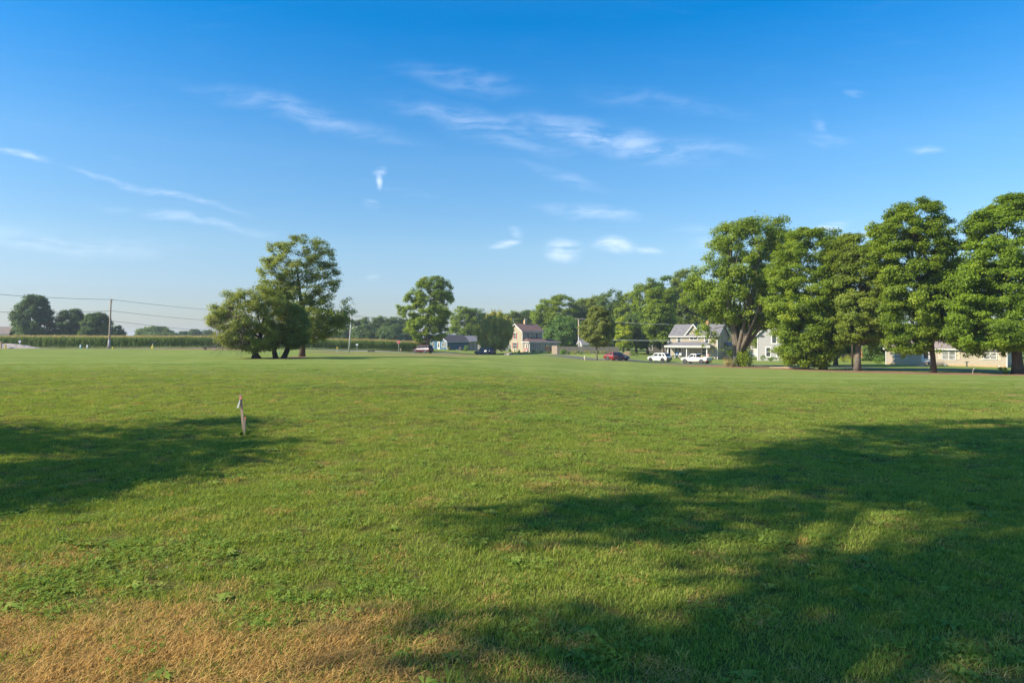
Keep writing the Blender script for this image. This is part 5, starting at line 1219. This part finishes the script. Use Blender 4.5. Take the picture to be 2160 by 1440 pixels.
# pale steps with rails leading up to the two storey house
b0 = G(1068, 153); s = thing('garden_steps', b0, 'pale concrete steps with side walls before the two storey house', 'steps', R(-25)); s.scale = (.75, .75, .75)
for i in range(4): MB().box(-.6, .6, i * .55, i * .55 + .6 - .01, -.3, .12 + .15 * i).build('step', mat('pale_concrete', (.36, .31, .26), .85), s)
for x in (-.78, .62): MB().ob((x, 0, -.2), (.16, 0, 0), (0, 2.3, .55), (0, 0, .5)).build('side_wall', MATS['pale_concrete'], s)
s = thing('grill', G(971, 174), 'dark kettle grill against the shaded wall of the blue house', 'grill'); MB().lathe((0, 0, .55), [(.05, 0), (.26, .1), (.3, .26), (.3, .28), (.24, .42), (.06, .5)], 12).build('bowl', BLACKP, s)
for a in (0, 2.1, 4.2): MB().tube([(.14 * math.cos(a), .14 * math.sin(a), .6), (.3 * math.cos(a), .3 * math.sin(a), 0)], .02, 6).build('leg', STEEL, s)
MB().box(-.3, .3, -.36, -.3, .78, .92).build('shelf', mat('pinkish_board', (.55, .33, .32), .7), s)
def bench(px, d, m, label):
    s = thing('garden_bench', G(px, d), label, 'bench')
    MB().box(-.55, .55, -.2, .2, .24, .30).build('seat', m, s)
    for x in (-.45, .38): MB().box(x, x + .07, -.17, .17, -.05, .25).build('leg', m, s)
bench(932, 174, WHITE, 'small white bench before the gable of the blue house'); bench(967, 175.5, WHITE, 'low white bench beside the kettle grill'); bench(1447, 146, mat('cream_bench', (.66, .60, .40), .6), 'cream bench before the farmhouse door')
# pickup load
c0 = G(1469, 118)
# ornaments at the ranch house
def ornament(x, y, prof, m, label, name='garden_ornament', cat='ornament'):
    p = Matrix.Translation(H4B) @ Matrix.Rotation(H4A, 4, 'Z') @ Vector((x, y, 0)); s = thing(name, Vector((p.x, p.y, float(zfun(p.x, p.y)))), label, cat); MB().lathe((0, 0, -.03), prof, 10).build('body', m, s); return s
ornament(4.0, -1.7, [(.12, 0), (.15, .25), (.1, .36), (.03, .4)], mat('grey_stone', (.28, .28, .30), .8), 'small grey garden ornament left of the ranch house steps')
o = ornament(6.6, -3.4, [(.18, 0), (.2, .2), (.12, .3), (.15, .34)], mat('tan_pot', (.40, .28, .16), .8), 'dark topped hydrant shape on the lawn before the ranch house steps'); MB().lathe((0, 0, .3), [(.14, 0), (.2, .14), (.16, .3), (.05, .36)], 10).build('top', mat('dark_top', (.05, .05, .055), .6), o)
ornament(8.5, -1.5, [(.14, 0), (.15, .2), (.1, .34), (.03, .36)], mat('cream_stone', (.66, .62, .52), .7), 'small cream ornament before the ranch house double window')
o = ornament(11.2, -1.4, [(.16, 0), (.09, .1), (.08, .62), (.1, .66)], mat('dark_green_iron', (.03, .05, .045), .5), 'dark post birdbath before the ranch house wall', 'birdbath', 'birdbath'); MB().lathe((0, 0, .64), [(.1, 0), (.36, .1), (.38, .13), (.2, .08)], 14).build('bowl', mat('grey_stone', (.28, .28, .30), .8), o)
o = ornament(15.2, -1.2, [(.2, 0), (.22, .12), (.12, .22), (.03, .24)], mat('cream_stone', (.66, .62, .52), .7), 'pale rock ornament at the right end of the ranch house')
s = strip('walkway', [tuple((Matrix.Translation(H4B) @ Matrix.Rotation(H4A, 4, 'Z') @ Vector((5.65, y, 0))).xy) for y in (-1.6, -3.5, -6.2)], 1.1, concrete, .04, step=.6)
s = thing('thin_stake', G(2051, 67.5), 'thin pale leaning stake in the dirt edge, left of the huge maple', 'stake'); MB().tube([(0, 0, -.1), (.06, 0, .3), (.16, 0, .58)], [.022, .02, .015], 6).build('shaft', mat('pale_stick', (.45, .42, .38), .8), s); MB().ob((.1, -.02, .42), (.16, 0, .04), (0, .02, 0), (0, 0, .1)).build('tag', OFFW, s)
# branch debris along the right edge
s = thing('log', G(1672, 81), 'long pale branch lying along the lawn edge before the densest maple', 'branch', R(-30)); MB().tube([(-2.6, 0, .10), (-1, .1, .13), (.8, 0, .12), (2.4, -.1, .08)], [.06, .10, .11, .07], 8).build('wood', mat('pale_branch', (.42, .31, .22), .85), s); MB().tube([(.3, 0, .12), (1.2, -.35, .2)], [.05, .03], 6).build('side_branch', MATS['pale_branch'], s)

# ------------------------------------------------------------------ survey stakes on the near lawn
LATH = mat('weathered_lath', (.40, .30, .22), .85, .2, 6, stretch=(8, 8, .8)); PINK = mat('pink_tape', (.75, .22, .14), .5, .1); WTAPE = mat('white_tape', (.75, .75, .74), .5, .05); DTAPE = mat('dark_tape', (.06, .045, .05), .6)
b0 = G(514, 12.12); k = 12.12 / F; s = thing('survey_stake', b0, 'tall leaning wooden survey stake with an orange band and ribbon tails', 'stake')
tp = Vector((-7 * k, 0, 84 * k)); ax = tp.normalized(); sd = Vector((ax.z, 0, -ax.x))
MB().prism([-sd * .021 - ax * .12, sd * .021 - ax * .12, sd * .021 + tp, tp + ax * .012, -sd * .021 + tp], (0, .014, 0)).build('lath', LATH, s)
MB().ob(tp - ax * .075 - sd * .024 + Vector((0, -.004, 0)), sd * .048, ax * .04, (0, .022, 0)).build('band', PINK, s)
MB().prism([tp - ax * .07 - sd * .012, tp - ax * .07 + sd * .006, tp + Vector((-.030, 0, -.235)), tp + Vector((-.062, 0, -.225))], (0, -.003, 0)).build('white_ribbon', WTAPE, s).location = (0, -.006, 0)
MB().prism([tp - ax * .08 - sd * .010, tp - ax * .07 + sd * .018, tp + Vector((.046, 0, -.25)), tp + Vector((.030, 0, -.262))], (0, -.003, 0)).build('dark_ribbon', DTAPE, s).location = (0, -.01, 0)
b1 = G(515.3, 11.95); s = thing('survey_stake', b1, 'short square survey stake with a pink tip right of the tall one', 'stake')
MB().ob((-.011, -.011, -.12), (.022, 0, 0), (0, .022, 0), (.016, 0, .44)).build('shaft', LATH, s); MB().ob((.004, -.012, .30), (.024, 0, 0), (0, .024, 0), (.002, 0, .035)).build('tip', PINK, s)
leafy('weed_tuft', 0, 0, .34, .12, 'ragged green weed tuft at the foot of the survey stakes', foliage('weed_leaf', (.035, .075, .012), (.09, .15, .025)), 401, 260, .045, 'weeds', loc=G(514, 11.8) - Vector((0, 0, .02)), depth=.7)

# ------------------------------------------------------------------ near turf: tufts of grass, clover, straw
def turf_material(name, stops, transl=.45, rough=.6):
    m = bpy.data.materials.new(name); m.use_nodes = True; g = NT(m.node_tree); g.n.clear()
    pos, f, big, mid, mow = lawn_nodes(g)
    tint = g.new('ShaderNodeAttribute', attribute_name='tint').outputs['Fac']
    rnd = g.new('ShaderNodeObjectInfo').outputs['Random']
    ff = g.m('ADD', g.m('ADD', g.m('MULTIPLY', tint, .42), g.m('MULTIPLY', rnd, .22)), g.m('MULTIPLY', g.m('SUBTRACT', f, .25), .65))
    c = g.ramp(ff, stops)
    d = g.new('ShaderNodeBsdfPrincipled'); g.l.new(c, d.inputs['Base Color']); d.inputs['Roughness'].default_value = rough; d.inputs['Specular IOR Level'].default_value = .06
    t = g.new('ShaderNodeBsdfTranslucent'); g.l.new(g.mix(1.0, c, (1.3, 1.2, .6), 'MULTIPLY'), t.inputs['Color'])
    mx = g.new('ShaderNodeMixShader'); mx.inputs[0].default_value = transl; g.l.new(d.outputs[0], mx.inputs[1]); g.l.new(t.outputs[0], mx.inputs[2])
    o = g.new('ShaderNodeOutputMaterial'); g.l.new(mx.outputs[0], o.inputs[0]); return m
GRASS_M = turf_material('grass_blade', [(.15, (.140, .225, .034)), (.5, (.265, .355, .068)), (.85, (.43, .42, .130))])
CLOVER_M = turf_material('clover_leaf', [(.15, (.118, .218, .032)), (.55, (.225, .340, .064)), (.9, (.34, .39, .10))], .4)
STRAW_M = turf_material('straw_blade', [(.15, (.33, .19, .065)), (.5, (.56, .37, .13)), (.85, (.68, .50, .21))], .35)
FLOWER_M = mat('clover_flower', (.62, .55, .48), .8, .2, 60)
TUFTS = bpy.data.collections.new('turf_tufts')
def tuft_obj(name, V, Q, T, m):
    o = np_mesh(name, np.array(V), np.array(Q), m, None, {'tint': np.array(T)}); COL.objects.unlink(o); TUFTS.objects.link(o); return o
def blades(rng, n, R0, hmin, hmax, w, lean, flat=False):
    V, Q, T = [], [], []
    for i in range(n):
        r = R0 * math.sqrt(rng.uniform()); a = rng.uniform(0, 6.28); x, y = r * math.cos(a), r * math.sin(a)
        h = rng.uniform(hmin, hmax); da = rng.uniform(0, 6.28); ln = h * rng.uniform(.2, 1) * lean; ww = w * rng.uniform(.6, 1.3)
        px, py = -math.sin(da) * ww / 2, math.cos(da) * ww / 2; dx, dy = math.cos(da) * ln, math.sin(da) * ln; k = len(V)
        z0 = -.01
        if flat: h *= .35; z0 = rng.uniform(0, .02)
        V += [(x - px, y - py, z0), (x + px, y + py, z0), (x + px * .8 + dx * .4, y + py * .8 + dy * .4, z0 + h * .65), (x - px * .8 + dx * .4, y - py * .8 + dy * .4, z0 + h * .65), (x + px * .12 + dx, y + py * .12 + dy, z0 + h), (x - px * .12 + dx, y - py * .12 + dy, z0 + h)]
        Q += [(k, k + 1, k + 2, k + 3), (k + 3, k + 2, k + 4, k + 5)]; T += [rng.uniform()] * 6
    return V, Q, T
def clover(rng, n, R0, hmin, hmax, s):
    V, Q, T = [], [], []
    for i in range(n):
        r = R0 * math.sqrt(rng.uniform()); a = rng.uniform(0, 6.28); x, y = r * math.cos(a), r * math.sin(a); h = rng.uniform(hmin, hmax); a0 = rng.uniform(0, 6.28); t = rng.uniform(); ss = s * rng.uniform(.6, 1.3)
        tx, ty = rng.normal(0, .35, 2)
        for k in range(3):
            b = a0 + k * 2.094; c, sn = math.cos(b), math.sin(b); n0 = len(V)
            for (u, v) in ((0, 0), (.55, .42), (1, .18), (1, -.18), (.55, -.42)):
                lx, ly = (u * c - v * sn) * ss, (u * sn + v * c) * ss; V.append((x + lx, y + ly, h + lx * tx + ly * ty + .25 * ss * abs(v)))
            Q += [(n0, n0 + 1, n0 + 2, n0 + 3), (n0, n0 + 3, n0 + 4, n0 + 4)]; T += [t] * 5
    Q = [q for q in Q]
    return V, Q, T
def build_turf():
    rng = np.random.default_rng(77)
    for k in range(4): tuft_obj('grass_tuft', *blades(rng, 130, .13, .012, .041, .0048, 1.15), GRASS_M)             # 0-3
    for k in range(3):
        V, Q, T = clover(rng, 62, .13, .010, .042, .0118); tuft_obj('grass_tuft_clover', V, [q if q[2] != q[3] else q for q in Q], T, CLOVER_M)   # 4-6
    for k in range(3): tuft_obj('grass_tuft_straw', *blades(rng, 105, .13, .022, .062, .0036, 1.3, flat=True), STRAW_M)       # 7-9
    tuft_obj('grass_tuft_tall', *blades(rng, 26, .05, .05, .10, .0055, .9), GRASS_M)    # 10
    V, Q, T = [], [], []
    for i in range(3):
        x, y, h = *rng.uniform(-.1, .1, 2), rng.uniform(.05, .075); n0 = len(V); r = .008
        V += [(x - r, y, h), (x, y - r, h), (x + r, y, h), (x, y + r, h), (x, y, h + r), (x, y, h - r)]; Q += [(n0, n0 + 1, n0 + 4, n0 + 3), (n0 + 1, n0 + 2, n0 + 3, n0 + 4), (n0, n0 + 3, n0 + 2, n0 + 1)]; T += [.5] * 6
    tuft_obj('grass_tuft_white', V, Q, T, FLOWER_M)      # 11
    V, Q, T = [], [], []      # 12 broad weed rosette
    for i in range(9):
        a = rng.uniform(0, 6.28); L = rng.uniform(.05, .10); c, sn = math.cos(a), math.sin(a); w = .014; n0 = len(V)
        V += [(0, 0, .005), (c * L * .5 - sn * w, sn * L * .5 + c * w, .035), (c * L, sn * L, .02), (c * L * .5 + sn * w, sn * L * .5 - c * w, .035)]; Q.append((n0, n0 + 1, n0 + 2, n0 + 3)); T += [rng.uniform()] * 4
    tuft_obj('grass_tuft_weed', V, Q, T, CLOVER_M)
    names = [o.name for o in TUFTS.objects]
    order = sorted(range(len(names)), key=lambda i: names[i])        # collection info hands instances out by name
    slot = {old: new for new, old in enumerate(order)}
    wf = wobble(rng); wg = wobble(rng); wd = wobble(rng)
    pts = []
    for y0, y1, dens, sc in ((2.6, 5, 120, 1.0), (5, 8, 90, 1.1), (8, 13, 54, 1.25), (13, 20, 30, 1.5), (20, 32, 14, 1.9), (32, 46, 6, 2.4)):
        xa = .80 * y1 + 1.2; n = int((y1 - y0) * 2 * xa * dens)
        x = rng.uniform(-xa, xa, n); y = rng.uniform(y0, y1, n); k = np.abs(x) < .80 * y + 1.4
        pts.append(np.stack([x[k], y[k], np.full(k.sum(), sc)], 1))
    p = np.vstack(pts); n = len(p); x, y, sc = p.T
    q = np.stack([x, y, np.zeros(n)], 1)
    dry = dry_map(x, y) + .16 * wd(q, 1.1) * (y < 9) + .16 * wd(q, 3.1)
    clo = .5 + .5 * wf(q, .75) + .12 * wg(q, 2.6) + .16 * np.exp(-((x - 1.5) / 3.5) ** 2 - ((y - 5.5) / 3) ** 2) - .1
    u = rng.uniform(0, 1, n); kind = rng.integers(0, 4, n)
    kind = np.where(u < np.clip((clo - .42) * 1.7, .06, .7), rng.integers(4, 7, n), kind)
    u2 = rng.uniform(0, 1, n); kind = np.where(u2 < np.clip((dry - .22) * 1.35, .03, .78), rng.integers(7, 10, n), kind)
    u3 = rng.uniform(0, 1, n); kind = np.where((u3 < .028) & (dry < .5), 10, kind); kind = np.where((u3 > .968) & (kind >= 4) & (kind < 7), 11, kind); kind = np.where((u3 > .94) & (u3 < .955), 12, kind)
    scl = sc * rng.uniform(.75, 1.25, n) * np.where(y > 13, 1.0, 1); zsc = np.minimum(scl, 1.1) * np.where(y > 24, np.clip((48 - y) / 24, .15, 1), 1)
    z = zfun(x, y)
    me = bpy.data.meshes.new('grass'); me.vertices.add(n); me.vertices.foreach_set('co', np.stack([x, y, z], 1).astype(np.float32).ravel())
    kk = np.array([slot[int(i)] for i in range(len(names))])[kind]
    a = me.attributes.new('tuft', 'INT', 'POINT'); a.data.foreach_set('value', kk.astype(np.int32))
    a = me.attributes.new('rot', 'FLOAT_VECTOR', 'POINT'); a.data.foreach_set('vector', np.stack([rng.normal(0, .07, n), rng.normal(0, .07, n), rng.uniform(0, 6.28, n)], 1).astype(np.float32).ravel())
    a = me.attributes.new('scl', 'FLOAT_VECTOR', 'POINT'); a.data.foreach_set('vector', np.stack([scl, scl, zsc], 1).astype(np.float32).ravel())
    o = bpy.data.objects.new('grass', me); COL.objects.link(o); tag(o, 'short mown lawn of grass, clover and dry straw in the foreground', 'grass', kind='stuff')
    ng = bpy.data.node_groups.new('turf', 'GeometryNodeTree')
    ng.interface.new_socket('Geometry', in_out='INPUT', socket_type='NodeSocketGeometry'); ng.interface.new_socket('Geometry', in_out='OUTPUT', socket_type='NodeSocketGeometry')
    N = ng.nodes; Lk = ng.links
    gi = N.new('NodeGroupInput'); go = N.new('NodeGroupOutput'); mp = N.new('GeometryNodeMeshToPoints'); ip = N.new('GeometryNodeInstanceOnPoints'); ci = N.new('GeometryNodeCollectionInfo')
    ci.inputs['Collection'].default_value = TUFTS; ci.inputs['Separate Children'].default_value = True; ci.inputs['Reset Children'].default_value = True
    def na(nm, ty):
        q = N.new('GeometryNodeInputNamedAttribute'); q.data_type = ty; q.inputs['Name'].default_value = nm; return q.outputs['Attribute']
    er = N.new('FunctionNodeEulerToRotation'); Lk.new(na('rot', 'FLOAT_VECTOR'), er.inputs[0])
    Lk.new(gi.outputs[0], mp.inputs['Mesh']); Lk.new(mp.outputs[0], ip.inputs['Points']); Lk.new(ci.outputs[0], ip.inputs['Instance']); ip.inputs['Pick Instance'].default_value = True
    Lk.new(na('tuft', 'INT'), ip.inputs['Instance Index']); Lk.new(er.outputs[0], ip.inputs['Rotation']); Lk.new(na('scl', 'FLOAT_VECTOR'), ip.inputs['Scale']); Lk.new(ip.outputs[0], go.inputs[0])
    o.modifiers.new('turf', 'NODES').node_group = ng
build_turf()

# ------------------------------------------------------------------ thin summer haze
def build_haze():
    m = bpy.data.materials.new('haze'); m.use_nodes = True; g = NT(m.node_tree); g.n.clear()
    v = g.new('ShaderNodeVolumePrincipled'); v.inputs['Color'].default_value = (.80, .88, 1.0, 1); v.inputs['Density'].default_value = HAZE; v.inputs['Anisotropy'].default_value = .2
    o = g.new('ShaderNodeOutputMaterial'); g.l.new(v.outputs[0], o.inputs['Volume'])
    h = MB().box(-4100, 4100, -1600, 5100, -5.5, 26).build('haze', m); tag(h, kind='stuff')
HAZE = .0003
build_haze()
scene.cycles.volume_bounces = 0
